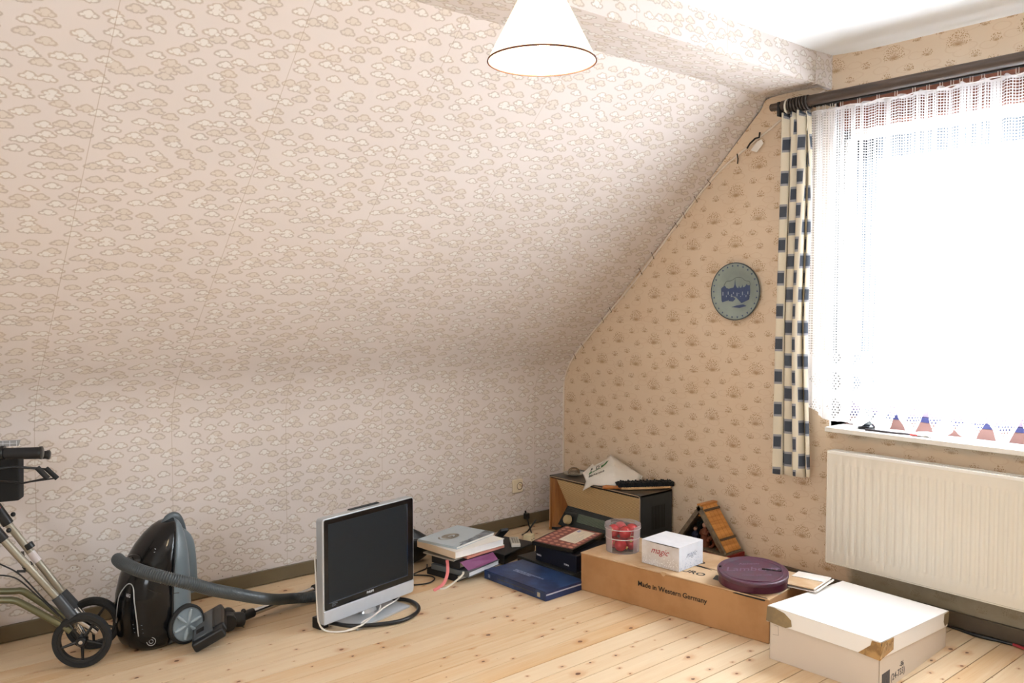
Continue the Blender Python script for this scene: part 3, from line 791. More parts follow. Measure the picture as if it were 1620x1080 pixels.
sil([(-.03, -.078), (.02, -.082), (.06, -.072), (.04, -.064), (0, -.07)])
sil([(-.05, -.030), (-.02, -.026), (-.005, -.036), (-.02, -.05), (-.045, -.048)])
build('town_print', g, blue, pl)
g = G()
for k in range(16):
    xx = -.082 + .0105*k; g.bb(-.0142, -.0130, -xx, -xx-.004, -.02 + .008*math.sin(k*2.3), -.012 + .012*math.sin(k*2.3+1))
build('windows_print', g, mat('pale_print', '#a4aebb', .3), pl)
g = G(); g.tube([(-.0134, .075, .028), (-.0134, .06, .05), (-.0134, .03, .055), (-.0134, .0, .07), (-.0134, -.03, .068), (-.0134, -.05, .054), (-.0134, -.075, .048), (-.0134, -.08, .03)], .0009, 5, smooth=4)
build('cloud_print', g, dk, pl)

# ------------------------------------------------------------------ socket
so = thing('wall_socket', 'small cream wall socket low on the cloud wallpaper', 'socket', (-.383, 0, .248))
build('plate', G().box((0, -.008, 0), (.074, .016, .080)), mat('cream_bakelite', '#e3d6bb', .4), so, bevel=.005)
build('cup', G().lathe([(.0225, .0005), (.0225, .001), (.019, .0), (.018, -.006), (.0005, -.006)], c=(.012, -.0165, 0), axis=(0, -1, 0), seg=28), mat('brown_cup', '#5d3f26', .5), so, smooth=40)
build('pin', G().cyl((.012, -.014, .008), (.012, -.024, .008), .004, seg=12).box((.022, -.018, 0), (.004, .006, .014)), mat('cream_pin', '#cbb58c', .5), so, smooth=50)

# ------------------------------------------------------------------ pendant lamp
LX, LY, LZ = -2.107, -2.127, 1.953
lamp = thing('pendant_lamp', 'lit white conical shade with thin brown rim hanging from the ceiling', 'lamp', (LX, LY, LZ))
def shade_mat():
    m = bpy.data.materials.new('glowing_shade_fabric'); m.use_nodes = True; t = NT(m)
    out = [n for n in t.n if n.type == 'OUTPUT_MATERIAL'][0]; b = t.bsdf()
    b.inputs['Base Color'].default_value = lin('#fff4e4'); b.inputs['Roughness'].default_value = .9
    b.inputs['Emission Color'].default_value = lin('#fff4dc'); b.inputs['Emission Strength'].default_value = 1.1
    tr = t.new('ShaderNodeBsdfTranslucent'); tr.inputs['Color'].default_value = lin('#fff0da')
    mx = t.new('ShaderNodeMixShader'); mx.inputs[0].default_value = .5
    t.l.new(b.outputs[0], mx.inputs[1]); t.l.new(tr.outputs[0], mx.inputs[2]); t.l.new(mx.outputs[0], out.inputs[0]); return m
build('shade', G().lathe([(.1405, 0), (.060, .158), (.0585, .157), (.139, .0)], seg=64), shade_mat(), lamp, smooth=50)
build('rim_band', G().lathe([(.1420, -.002), (.1410, .0022), (.1385, .0022), (.1385, -.002)], seg=64, closed=True), mat('brown_piping', '#5b2d1e', .7), lamp, smooth=50)
build('top_ring', G().lathe([(.0615, .156), (.0615, .160), (.058, .160), (.058, .156)], seg=48, closed=True), mat('olive_piping', '#8d7c4c', .7), lamp, smooth=50)
build('bulb', G().sphere((0, 0, .062), .030, 20).lathe([(.026, .08), (.014, .105), (.013, .12)], seg=20), mat('lit_bulb_glass', '#fff2d8', .3, emit=14), lamp, smooth=60)
build('socket', G().cyl((0, 0, .112), (0, 0, .165), .019, seg=20), M_WHITE, lamp, smooth=50)
build('spider', G().tube([(-.059, 0, .158), (.059, 0, .158)], .0015, 6).tube([(0, -.059, .158), (0, .059, .158)], .0015, 6), M_WHITE, lamp)
build('cord', G().cyl((0, 0, .16), (0, 0, CEIL - LZ - .03), .0032, seg=10), M_WHITE, lamp, smooth=50)
build('ceiling_rose', G().lathe([(.0005, 0), (.045, 0), (.042, -.02), (.015, -.035), (.003, -.035)], c=(0, 0, CEIL - LZ), seg=28), M_WHITE, lamp, smooth=40)
pd = bpy.data.lights.new('bulb_light', 'POINT'); pd.energy = 5.5; pd.color = (1.0, .80, .52); pd.shadow_soft_size = .03
po = bpy.data.objects.new('bulb_light', pd); COL.objects.link(po); po.parent = lamp; po.location = (0, 0, .03)

# ------------------------------------------------------------------ rollator, folded, leaning in from the left
ro = thing('rollator', 'folded bronze-framed rollator with black wheels at the left edge', 'rollator', (-2.95, -.33, 0), .0)
AX = Vector((.435, .9, 0)).normalized()
def ring_prof(r, w, t_=.5): return [(r - .018, -w), (r - .004, -w), (r, -w*.5), (r, w*.5), (r - .004, w), (r - .018, w), (r - .021, w*.6), (r - .021, -w*.6)]
def rollator_wheel(c, parent):
    c = Vector(c); U_ = AX.cross(Vector((0, 0, 1))).normalized()
    wheel = build('wheel', G().lathe(ring_prof(.1, .014), c=c, axis=AX, seg=48, closed=True), M_RUBBER, parent, world=True, smooth=50)
    build('rim', G().lathe([(.072, -.011), (.080, -.012), (.080, .012), (.072, .011)], c=c, axis=AX, seg=40, closed=True), M_BLACK, wheel, world=True, smooth=40)
    g = G()
    for k in range(5):
        a = 2*PI*k/5 + .95; d = U_*math.cos(a) + Vector((0, 0, 1))*math.sin(a)
        g.tube([c + d*.015, c + d*.076], [.0065, .0045], 8)
    build('spokes', g, M_BLACK, wheel, world=True, smooth=40)
    build('hub', G().lathe([(.0005, -.022), (.014, -.022), (.018, -.016), (.018, .016), (.014, .022), (.0005, .022)], c=c, axis=AX, seg=24), M_BLACK, wheel, world=True, smooth=40)
    build('axle_bolt', G().lathe([(.0005, -.027), (.007, -.026), (.009, -.021)], c=c, axis=AX, seg=16), M_CHROME, wheel, world=True, smooth=40)
W1 = (-2.841, -.44, .1); W2 = (-2.767, -.287, .1); W3 = (-3.26, -.25, .1); W4 = (-3.19, -.10, .1)
for w in (W1, W2, W3, W4): rollator_wheel(w, ro)
o1 = AX * .032
def shift(p, d): return Vector(p) + d
tubeA = [(-3.151, -.29, .627), (-3.073, -.328, .501), (-2.906, -.409, .254), (-2.867, -.427, .19)]
tubeB = [(-3.114, -.119, .654), (-3.025, -.162, .509), (-2.853, -.246, .214), (-2.82, -.262, .165)]
build('frame_tube', G().tube([(-3.20, -.265, .70)] + tubeA, .0135, 16), M_BRONZE, ro, world=True, smooth=50)
build('frame_tube', G().tube([(-3.16, -.098, .73)] + tubeB, .0135, 16), M_BRONZE, ro, world=True, smooth=50)
build('wheel_fork', G().tube([(-2.872, -.424, .197), shift((-2.80, -.461, .120), o1*.5)], .0125, 14).tube([shift((-2.86, -.43, .15), o1), shift(W1, o1)], .011, 10).tube([shift(W1, o1), shift(W1, -o1*.2)], .006, 8), M_CHROME, ro, world=True, smooth=50)
build('wheel_fork', G().tube([(-2.824, -.26, .175), shift((-2.78, -.28, .12), -o1*.8)], .0125, 14).tube([shift(W2, -o1), shift(W2, o1*.2)], .006, 8).tube([shift((-2.82, -.262, .165), -o1*.5), shift(W2, -o1)], .011, 10), M_CHROME, ro, world=True, smooth=50)
for (a, b) in (((-2.915, -.405, .268), (-2.868, -.427, .190)), ((-2.862, -.242, .229), (-2.818, -.263, .165))):
    build('folding_joint', G().cyl(a, b, .019, seg=18), mat('dark_grey_joint', '#3c4147', .4), ro, world=True, smooth=50, bevel=.002)
for (a, b) in (((-3.11, -.31, .56), (-3.063, -.333, .484)), ((-3.06, -.146, .575), (-3.021, -.164, .502))):
    s_ = build('height_sleeve', G().cyl(a, b, .020, seg=18), M_BLACK, ro, world=True, smooth=50, bevel=.002)
    build('release_knob', G().sphere(Vector(b) + Vector((.016, .0, .035)), .009, 12), M_BLACK, s_, world=True, smooth=60)
railm = mat('olive_painted_metal', '#6f6e54', .35, .5, var=.06)
build('lower_rail', G().tube([(-3.343, -.197, .297), (-3.078, -.325, .271), (-3.045, -.341, .267), (-3.015, -.356, .252), (-2.904, -.41, .163), (-2.874, -.424, .137)], .0125, 14, smooth=4), railm, ro, world=True, smooth=50)
build('lower_rail', G().tube([(-3.312, -.024, .278), (-3.033, -.159, .249), (-2.99, -.18, .247), (-2.96, -.195, .225), (-2.881, -.232, .152), (-2.841, -.251, .115)], .0125, 14, smooth=4), railm, ro, world=True, smooth=50)
build('rear_leg', G().tube([(-3.20, -.265, .70), (-3.26, -.24, .35), W3], .0135, 14), M_BRONZE, ro, world=True, smooth=50)
build('rear_leg', G().tube([(-3.16, -.098, .73), (-3.21, -.09, .35), W4], .0135, 14), M_BRONZE, ro, world=True, smooth=50)
build('tube_clip', G().box((-3.000, -.300, .400), (.012, .10, .016), rotm(-.15, .15)).cyl((-2.998, -.362, .392), (-2.99, -.357, .376), .0175, seg=14).cyl((-2.965, -.190, .425), (-2.955, -.195, .405), .0175, seg=14).cyl((-3.004, -.372, .372), (-3.03, -.36, .374), .005, seg=8), M_BLACK, ro, world=True, bevel=.002)
build('white_tape', G().cyl((-2.956, -.195, .391), (-2.934, -.206, .354), .0145, seg=18), mat('white_tape', '#dcd6da', .7), ro, world=True, smooth=50)
build('brake_cable', G().tube([(-3.12, -.33, .43), (-3.07, -.345, .40), (-3.02, -.37, .36), (-2.96, -.40, .275), (-2.90, -.42, .19), (-2.87, -.44, .15)], .0028, 8, smooth=6).tube([(-3.12, -.32, .37), (-3.04, -.365, .355), (-2.98, -.395, .29), (-2.91, -.42, .20)], .0028, 8, smooth=6), M_BLACK, ro, world=True, smooth=50)
build('handle_post', G().tube([(-3.20, -.265, .70), (-3.24, -.247, .79)], .014, 12), M_BRONZE, ro, world=True, smooth=50)
build('handle_post', G().tube([(-3.16, -.098, .73), (-3.20, -.08, .76)], .014, 12), M_BRONZE, ro, world=True, smooth=50)
gx = Vector((.9, -.435, 0)).normalized()
for (a, b, r) in (((-3.24, -.247, .803), (-2.946, -.389, .794), .0205), ((-3.20, -.08, .766), (-2.891, -.227, .758), .0155)):
    a, b = Vector(a), Vector(b); t_ = (b-a).normalized()
    h_ = build('hand_grip', G().tube([a, a.lerp(b, .6), b - t_*.006, b], [r*.95, r*.95, r, r*.9], 20), M_BLACKM, ro, world=True, smooth=50)
    build('end_cap', G().lathe([(r*1.12, -.008), (r*1.15, 0), (r*.9, .003), (.0005, .003)], c=b, axis=t_, seg=20), M_BLACK, h_, world=True, smooth=40)
build('grip_clamp', G().cyl((-3.064, -.332, .799), (-3.054, -.337, .799), .026, seg=20), M_BLACK, ro, world=True, smooth=40)
br1 = [(-3.12, -.305, .735), (-3.068, -.33, .744), (-3.028, -.35, .748), (-2.958, -.384, .738)]
br1b = [(-2.934, -.396, .702), (-3.006, -.36, .687), (-3.030, -.35, .694), (-3.12, -.305, .705)]
b_ = build('brake_lever', G().tube(br1, .0045, 10).tube(br1b, .0055, 10, flat=.6), M_BLACK, ro, world=True, smooth=50)
build('lever_pad', G().tube([(-2.962, -.382, .742), (-2.930, -.397, .700)], .0095, 14), M_BLACKM, b_, world=True, smooth=50)
br2 = [(-3.09, -.13, .712), (-2.999, -.175, .716), (-2.896, -.225, .703)]
br2b = [(-2.873, -.236, .668), (-2.982, -.183, .655), (-3.09, -.13, .675)]
b_ = build('brake_lever', G().tube(br2, .0042, 10).tube(br2b, .0048, 10, flat=.6), M_BLACK, ro, world=True, smooth=50)
build('lever_pad', G().tube([(-2.903, -.222, .708), (-2.868, -.239, .666)], .0090, 14), M_BLACKM, b_, world=True, smooth=50)
MB_ = [(-3.20, -.171), (-3.016, -.2605)]
g = G().prism([(-3.17, -.21, .773), (-3.002, -.292, .766), (-3.005, -.291, .612), (-3.17, -.21, .603)], (.026, .055, 0))
build('folded_pouch', g, mat('black_nylon', '#0d0e10', .8, var=.2), ro, world=True, bevel=.006)
build('red_strap', G().tube([(-3.12, -.205, .606), (-3.078, -.226, .598), (-3.068, -.230, .580), (-3.10, -.215, .562)], .011, 10, smooth=4), mat('red_webbing', '#e0344a', .6), ro, world=True, smooth=50)
lab = build('paper_label', G().prism([(-3.10, -.222, .829), (-2.992, -.273, .831), (-2.999, -.270, .809), (-3.105, -.221, .807)], (.001, .003, 0)), mat('grey_label', '#a3a3a3', .6), ro, world=True)
g = G()
for k in range(5): g.box((-3.085 + .02*k, -.2325 - .0095*k, .819), (.0018, .0012, .020))
g.box((-3.048, -.2500, .8195), (.10, .0012, .0016), rotm(-.449))
build('label_lines', g, M_WHITEINK, lab, world=True)
build('grip_support', G().tube([(-3.24, -.247, .79), (-3.10, -.30, .775)], .012, 10).tube([(-3.14, -.25, .80), (-3.06, -.245, .805)], .008, 8), M_BLACK, ro, world=True, smooth=40)

# ------------------------------------------------------------------ vacuum cleaner, standing on end
vc = thing('vacuum_cleaner', 'upright-parked black and grey cylinder vacuum cleaner with ribbed hose', 'vacuum cleaner', (-2.553, -.350, 0))
VA = Vector((.228, -.974, 0)); VN = Vector((-.974, -.228, 0)); VC = Vector((-2.553, -.350, 0)); ZZ = Vector((0, 0, 1))
def V(n_, a_, z_): return VC + VN*n_ + VA*a_ + ZZ*z_
SEC = [(0.004, .090, .095, .018), (.02, .112, .112, .016), (.05, .126, .122, .012), (.12, .132, .126, .010), (.20, .130, .125, .008), (.27, .120, .120, 0.0), (.33, .104, .112, -.012), (.38, .085, .098, -.026), (.42, .064, .080, -.040), (.450, .042, .058, -.054), (.466, .022, .036, -.066), (.472, .006, .012, -.074)]
def sec(z):
    for (a, b) in zip(SEC, SEC[1:]):
        if z <= b[0]:
            t_ = (z - a[0]) / (b[0] - a[0]); return [a[i] + (b[i]-a[i])*t_ for i in range(4)]
    return SEC[-1]
def vsurf(a, z, k=1.0):
    """point on the shell: a = angle from lid normal"""
    z0, bn, wa, c = sec(z); e = .80
    ca, sa = math.cos(a), math.sin(a)
    return V(c + bn*k*math.copysign(abs(ca)**e, ca), wa*k*math.copysign(abs(sa)**e, sa), z)
def shell(a0, a1, zs, k=1.0, n=28):
    g = G(); vs = [vsurf(a0 + (a1-a0)*i/n, z, k) for z in zs for i in range(n+1)]
    g.add(vs, [(j*(n+1)+i, j*(n+1)+i+1, (j+1)*(n+1)+i+1, (j+1)*(n+1)+i) for j in range(len(zs)-1) for i in range(n)]); return g
zs = [SEC[0][0] + (SEC[-1][0]-SEC[0][0])*(i/36) for i in range(37)]
AL = 1.60
lid = build('lid', shell(-AL, AL, zs), M_BLACKG, vc, world=True, smooth=60, solid=.004)
base = build('base_shell', shell(AL, 2*PI-AL, zs, .985), M_GREYBLUE, vc, world=True, smooth=60, solid=.004)
g = G(); n = 40; g.add([vsurf(2*PI*i/n, .006, .98) for i in range(n)] , [tuple(range(n))]); build('end_plate', g, M_BLACK, vc, world=True)
# carrying handle: grey arch over the top
build('handle', G().tube([V(-.035, 0, .445), V(-.055, 0, .468), V(-.078, 0, .475), V(-.100, 0, .462), V(-.118, 0, .41), V(-.132, 0, .30)], [.009, .010, .011, .011, .011, .011], 14, smooth=5, flat=1.7), mat('dark_grey_handle', '#4b555c', .35), vc, world=True, smooth=60)
build('rear_hump', G().tube([V(-.085, .02, .40), V(-.118, .02, .36), V(-.130, .02, .25), V(-.132, .02, .16)], .03, 16, smooth=4, flat=1.2), M_GREYBLUE, vc, world=True, smooth=60)
# bright line on the lid edge, seams and chrome oval
build('edge_trim', G().tube([vsurf(AL - .02, z, 1.01) for z in zs[1:-3]], .0028, 8), M_BLACK, lid, world=True, smooth=50)
build('window_recess', G().add([vsurf(a, z, 1.012) for z, w in ((.395, .75), (.41, .72), (.43, .62), (.448, .4)) for a in (-w+.5, -w/2+.5, 0+.5, w/2+.5, w+.5)], [(j*5+i, j*5+i+1, (j+1)*5+i+1, (j+1)*5+i) for j in range(3) for i in range(4)]), mat('blue_grey_gloss', '#51616b', .1, coat=.6), lid, world=True, smooth=60)
build('chrome_arc', G().tube([vsurf(a, z, 1.012) for a, z in ((-.25, .10), (-.1, .20), (.02, .245), (.18, .262), (.36, .25), (.50, .20), (.60, .13), (.64, .07))], .0024, 8, smooth=6), M_SILVER, lid, world=True, smooth=60)
build('seam', G().tube([vsurf(a, z, 1.004) for a, z in ((-.4, .285), (.2, .275), (.8, .25), (1.3, .222), (1.75, .205))], .0016, 6, smooth=4), M_INK, lid, world=True)
build('exhaust_slots', G().tube([vsurf(.45, .115, 1.006), vsurf(.78, .112, 1.006)], .002, 6).tube([vsurf(.47, .100, 1.006), vsurf(.80, .097, 1.006)], .002, 6).tube([vsurf(.49, .085, 1.006), vsurf(.82, .082, 1.006)], .002, 6), M_GREYBLUE, lid, world=True)
build('bumper_panel', G().add([vsurf(a, z, 1.014) for z in (.012, .03, .055, .072) for a in (-.1, .12, .34, .56)], [(j*4+i, j*4+i+1, (j+1)*4+i+1, (j+1)*4+i) for j in range(3) for i in range(3)]), mat('grey_bumper', '#72767a', .4), vc, world=True, smooth=60)
nrm = (vsurf(1.05, .045, 1.0) - V(.0, 0, .045)).normalized()
build('power_button', G().lathe([(.0165, 0), (.0165, .003), (.0145, .003), (.0145, 0)], c=vsurf(1.05, .045, 1.004), axis=nrm, seg=24, closed=True).lathe([(.008, 0), (.008, .003), (.0065, .003), (.0065, 0)], c=vsurf(1.05, .045, 1.004), axis=nrm, seg=20, closed=True), M_SILVER, lid, world=True, smooth=50)
def emb(a, z, body, s):
    p = vsurf(a, z, 1.012); dx = (vsurf(a+.05, z, 1) - vsurf(a-.05, z, 1)).normalized(); dz = (vsurf(a, z+.01, 1) - vsurf(a, z-.01, 1)).normalized()
    o = text(body, s, M_WHITEINK, lid, Matrix.Identity(4)); o.data.transform(frame(p, dx, dz)); o.matrix_parent_inverse = world_of(lid).inverted(); return o
emb(.62, .372, 'C', .022); emb(.10, .215, 'AEG', .017)
# port and hose
pp = vsurf(.05, .33, 1.0)
port = build('hose_port', G().lathe([(.034, -.02), (.034, .012), (.029, .018), (.024, .018)], c=pp, axis=VN + ZZ*.25, seg=28), M_BLACKG, vc, world=True, smooth=50)
hp = [pp + VN*.012 + ZZ*.004, pp + VN*.045 + ZZ*.012 - VA*.0, Vector((-2.722, -.475, .383)), Vector((-2.728, -.545, .388)), Vector((-2.716, -.606, .386)), Vector((-2.688, -.671, .377)), Vector((-2.630, -.730, .358)), Vector((-2.555, -.748, .327)), Vector((-2.474, -.735, .284)), Vector((-2.370, -.690, .232)), Vector((-2.235, -.60, .160)), Vector((-2.10, -.46, .085)), Vector((-1.99, -.37, .040)), Vector((-1.90, -.37, .026)), Vector((-1.80, -.375, .026)), Vector((-1.68, -.33, .026)), Vector((-1.60, -.24, .026)), Vector((-1.63, -.16, .026))]
P = spline(hp, 34); cum = [0]
for a, b in zip(P, P[1:]): cum.append(cum[-1] + (b-a).length)
pitch = .0078; N_ = int(cum[-1] / (pitch/4)); res = []; j = 0
for i in range(N_):
    s_ = cum[-1]*i/N_
    while cum[j+1] < s_: j += 1
    res.append(P[j].lerp(P[j+1], (s_-cum[j])/max(1e-9, cum[j+1]-cum[j])))
rr = [.0235 if i % 4 in (0, 1) else .0205 for i in range(N_)]
def hose_mat():
    return mat('ribbed_grey_hose', '#3f474c', .38, var=.05)
build('hose', G().tube(res, rr, 18), hose_mat(), vc, world=True, smooth=75)
# telescopic wand and floor head lying on the boards
wa = Vector((-2.205, -.410, .032)); wb = Vector((-1.50, -.225, .040))
build('wand', G().cyl(wa, wb, .0135, seg=20), M_CHROME, vc, world=True, smooth=50)
t_ = (wb - wa).normalized()
build('wand_collar', G().cyl(wa - t_*.075, wa + t_*.03, .021, .019, seg=20), M_BLACK, vc, world=True, smooth=50, bevel=.003)
build('wand_button', G().sphere(wa - t_*.02 + ZZ*.02, .011, 12), M_BLACK, vc, world=True, smooth=60)
build('wand_slider', G().cyl(wa + t_*.36, wa + t_*.42, .022, seg=20).box(wa + t_*.39 + ZZ*.02, (.03, .014, .012)), M_BLACK, vc, world=True, smooth=50)
build('slider_sleeve', G().cyl(wa + t_*.42, wa + t_*.55, .0165, seg=20), M_SILVER, vc, world=True, smooth=50)
kn = Vector((-2.30, -.44, .042))
hx = Vector((.35, .94, 0)).normalized(); hy = Vector((.94, -.35, 0)).normalized()
kb = build('swivel_joint', G().tube([kn - hx*.045, kn + hx*.045], .034, 22).tube([kn + hy*-.02, kn + hy*.055 + ZZ*-.004, wa - t_*.05], [.030, .030, .022], 18).sphere(kn + ZZ*.018 + hx*.02, .026, 18), M_BLACK, vc, world=True, smooth=50, bevel=.004)
hc = Vector((-2.395, -.490, .050))
R_ = Matrix((hy, hx, ZZ)).transposed() @ rotm(0, 0, -.45)
hd = build('floor_head', G().box(hc, (.125, .285, .040), R_).box(hc + R_ @ Vector((.045, 0, .004)), (.05, .20, .04), R_), M_BLACK, vc, world=True, bevel=.010, bseg=3)
build('top_plate', G().box(hc + R_ @ Vector((-.012, 0, .021)), (.076, .235, .008), R_), mat('dark_grey_cover', '#565b60', .4), hd, world=True, bevel=.003)
build('recess', G().box(hc + R_ @ Vector((-.024, -.055, .0255)), (.030, .036, .003), R_), M_INK, hd, world=True)
build('edge_ribs', G().box(hc + R_ @ Vector((-.052, -.02, .021)), (.006, .20, .006), R_).box(hc + R_ @ Vector((.031, .0, .022)), (.006, .20, .006), R_), M_BLACK, hd, world=True)
build('side_rim', G().box(hc + R_ @ Vector((0, -.132, -.004)), (.112, .008, .022), R_), mat('scuffed_grey_rim', '#5a6168', .4), hd, world=True, bevel=.003)
# rear wheels
def vac_wheel(c, ax, parent):
    c = Vector(c); ax = Vector(ax).normalized()
    w = build('wheel', G().lathe([(.060, -.018), (.072, -.018), (.076, -.010), (.076, .008), (.070, .014), (.062, .014)], c=c, axis=ax, seg=48, closed=True), M_RUBBER, parent, world=True, smooth=40)
    build('hubcap', G().lathe([(.0005, .017), (.012, .016), (.030, .008), (.058, .010), (.064, .015), (.0655, .011), (.0655, -.01)], c=c, axis=ax, seg=48), mat('silver_grey_hub', '#8c9aa3', .35), w, world=True, smooth=40)
    u_ = ax.cross(ZZ).normalized(); v_ = ax.cross(u_)
    for k in range(6):
        a = 2*PI*k/6 + .26; d = u_*math.cos(a) + v_*math.sin(a)
        build('spoke', G().tube([c + ax*.012 + d*.012, c + ax*.013 + d*.036, c + ax*.014 + d*.058], [.005, .0095, .006], 10, flat=.7), mat('pale_spoke', '#a6b3bb', .35), w, world=True, smooth=60)
vac_wheel(V(-.050, .128, .0765), VA + ZZ*.03, vc)
vac_wheel(V(-.050, -.128, .0765), -VA + ZZ*.03, vc)

# ------------------------------------------------------------------ television
yaw = math.atan2(.11, .515)
tv = thing('television', 'small silver-framed flat television with a black screen standing on the floor', 'television', (-1.772, -.655, 0), yaw)
W_, Z0, Z1 = .518, .030, .463
g = G(); 
def rrect(x0, x1, z0, z1, r, y, n=5):
    pts = []
    for cx, cz, a0 in ((x1-r, z1-r, 0), (x0+r, z1-r, PI/2), (x0+r, z0+r, PI), (x1-r, z0+r, 3*PI/2)):
        for i in range(n+1):
            a = a0 + PI/2*i/n; pts.append((cx + r*math.cos(a), y, cz + r*math.sin(a)))
    return pts
build('housing', G().prism(rrect(-W_/2, W_/2, Z0, Z1, .014, -.016), (0, .038, 0)), M_SILVER, tv, bevel=.003)
build('back_cover', G().prism(rrect(-W_/2+.03, W_/2-.03, Z0+.05, Z1-.03, .03, .02), (0, .04, 0)).bb(-.09, .08, .008, .030, Z1-.012, Z1+.005), M_BLACKM, tv, bevel=.006)
bz = build('bezel', G().prism(rrect(-W_/2+.009, W_/2-.006, Z0+.058, Z1-.005, .008, -.0185), (0, .01, 0)), M_BLACKG, tv, bevel=.0012)
build('screen', G().bb(-W_/2+.028, W_/2-.045, -.0192, -.0180, Z0+.088, Z1-.025), mat('lcd_screen', '#141c22', .45, spec=.3), bz)
build('screen_surround', G().bb(W_/2-.045, W_/2-.041, -.0196, -.0180, Z0+.088, Z1-.025).bb(-W_/2+.028, W_/2-.041, -.0196, -.018, Z0+.084, Z0+.088), mat('navy_gloss_edge', '#2a3548', .1, coat=.5), bz)
text('PHILIPS', .0125, M_WHITEINK, bz, frame((-.026, -.0193, Z0+.070), (1, 0, 0), (0, 0, 1)), offset=.0004)
text('DIGITAL\nLC TV', .008, mat('dim_print', '#77808a', .5), bz, frame((-.215, -.0193, Z0+.076), (1, 0, 0), (0, 0, 1)))
build('lower_panel', G().prism([(-W_/2+.003, -.020, Z0+.002), (W_/2-.02, -.020, Z0+.002), (W_/2-.004, -.020, Z0+.016), (W_/2-.003, -.020, Z0+.056), (-W_/2+.003, -.020, Z0+.056)], (0, .02, 0)), mat('pale_silver_panel', '#c3c9d2', .4, .2), tv, bevel=.002)
build('stand_neck', G().lathe([(.050, 0.010), (.044, .03), (.040, .05)], c=(.01, .03, 0), seg=32), mat('bright_silver', '#d8dadf', .2, .6), tv, smooth=50)
build('stand_base', G().prism([(-.155, -.105, .0), (.165, -.085, .0), (.165, .085, .0), (-.155, .085, .0)], (0, 0, .010)), M_SILVER, tv, bevel=.003)
build('connector_box', G().bb(-.245, -.20, .02, .07, .0, .045), M_BLACK, tv, bevel=.003)
# cords of the television: separate loose cables
o = build('black_cable', G().tube([(-1.99, -.60, .012), (-1.965, -.66, .014), (-1.925, -.765, .020), (-1.83, -.81, .014), (-1.72, -.832, .010), (-1.625, -.800, .010), (-1.572, -.735, .010), (-1.565, -.65, .010), (-1.61, -.585, .010), (-1.70, -.54, .010)], .0085, 12, smooth=8), M_BLACK, smooth=60)
tag(o, 'thick black cable looped on the boards in front of the television foot', 'cable')
o = build('white_cable', G().tube([(-2.022, -.66, .30), (-2.028, -.685, .14), (-2.030, -.70, .05), (-2.010, -.715, .008), (-1.965, -.765, .005), (-1.90, -.785, .012), (-1.86, -.765, .022), (-1.79, -.735, .022), (-1.73, -.68, .022), (-1.70, -.62, .025), (-1.70, -.56, .02)], .0036, 10, smooth=8), mat('white_cable_sheath', '#ebe7e2', .4), smooth=60)
tag(o, 'white cable running down the left edge of the television and across its foot', 'cable')
o = build('white_cable', G().tube([(-1.935, -.765, .0045), (-1.89, -.80, .024), (-1.82, -.76, .0275), (-1.72, -.70, .030), (-1.615, -.625, .016), (-1.585, -.60, .02), (-1.60, -.55, .004)], .0034, 10, smooth=8), mat('white_cable_sheath', '#ebe7e2', .4), smooth=60)
tag(o, 'second white cable crossing the television foot towards its right corner', 'cable')

# ------------------------------------------------------------------ bag, cords and book stack
def book(name, label, c, size, rz, cover, pages=M_PAGES, z=0, tilt=(0, 0), spine='-x', cat='book', th=.003, group=None, thing_o=None):
    """hardback lying flat: cover boards, spine and page block; spine on local -x (left) or -y"""
    w, d, h = size
    t = thing(name, label, cat, (c[0], c[1], z), rot=(tilt[0], tilt[1], rz), group=group)
    if spine == '-x': pb = (-w/2 + th, w/2 - .004, -d/2 + .004, d/2 - .004)
    elif spine == '-y': pb = (-w/2 + .004, w/2 - .004, -d/2 + th, d/2 - .004)
    build('page_block', G().bb(*pb, th, h - th), pages, t)
    g = G().bb(-w/2, w/2, -d/2, d/2, 0, th).bb(-w/2, w/2, -d/2, d/2, h - th, h)
    if spine == '-x': g.bb(-w/2, -w/2 + th, -d/2, d/2, 0, h)
    else: g.bb(-w/2, w/2, -d/2, -d/2 + th, 0, h)
    build('cover', g, cover, t, bevel=.0012)
    return t
sb = thing('shoulder_bag', 'slumped black leather bag half hidden behind the television beside the book pile', 'bag', (-1.30, -.16, 0))
g = G(); N1, N2 = 14, 24
vs = []
for i in range(N1+1):
    t_ = i/N1; ang_ = None
    for k in range(N2):
        a = 2*PI*k/N2; r = math.sin(PI*min(1, .08 + .92*t_)) ** .45
        x = .20*math.cos(a)*r*(1 - .35*t_); y = .085*math.sin(a)*r*(1-.3*t_)
        z = .005 + .150*t_*(1 - .12*math.cos(2*a)) + .010*math.sin(3*a + 5*t_) * t_ + .02*t_*math.cos(a)
        vs.append((x + .05*t_, y, max(.002, z)))
g.add(vs, [(i*N2+k, i*N2+(k+1) % N2, (i+1)*N2+(k+1) % N2, (i+1)*N2+k) for i in range(N1) for k in range(N2)])
build('body', g, mat('black_leather', '#1b1d20', .45, bump=.3, nscale=40), sb, smooth=80)
build('strap', G().tube([(-.12, -.03, .10), (-.05, -.075, .145), (.06, -.085, .135), (.14, -.06, .09)], .010, 10, smooth=5, flat=.4), mat('black_leather', '#1b1d20', .45), sb, smooth=60)
o = build('thin_black_cord', G().tube([(-1.46, -.30, .006), (-1.38, -.35, .004), (-1.30, -.33, .004), (-1.24, -.31, .004), (-1.20, -.26, .004)], .0035, 8, smooth=8).tube([(-1.46, -.30, .0065), (-1.40, -.345, .0075), (-1.33, -.37, .004), (-1.29, -.42, .004), (-1.30, -.47, .004), (-1.36, -.50, .004), (-1.44, -.47, .004), (-1.50, -.44, .004)], .0035, 8, smooth=8), M_BLACK, smooth=60)
tag(o, 'thin black cord looped on the floor between the television and the books', 'cable')

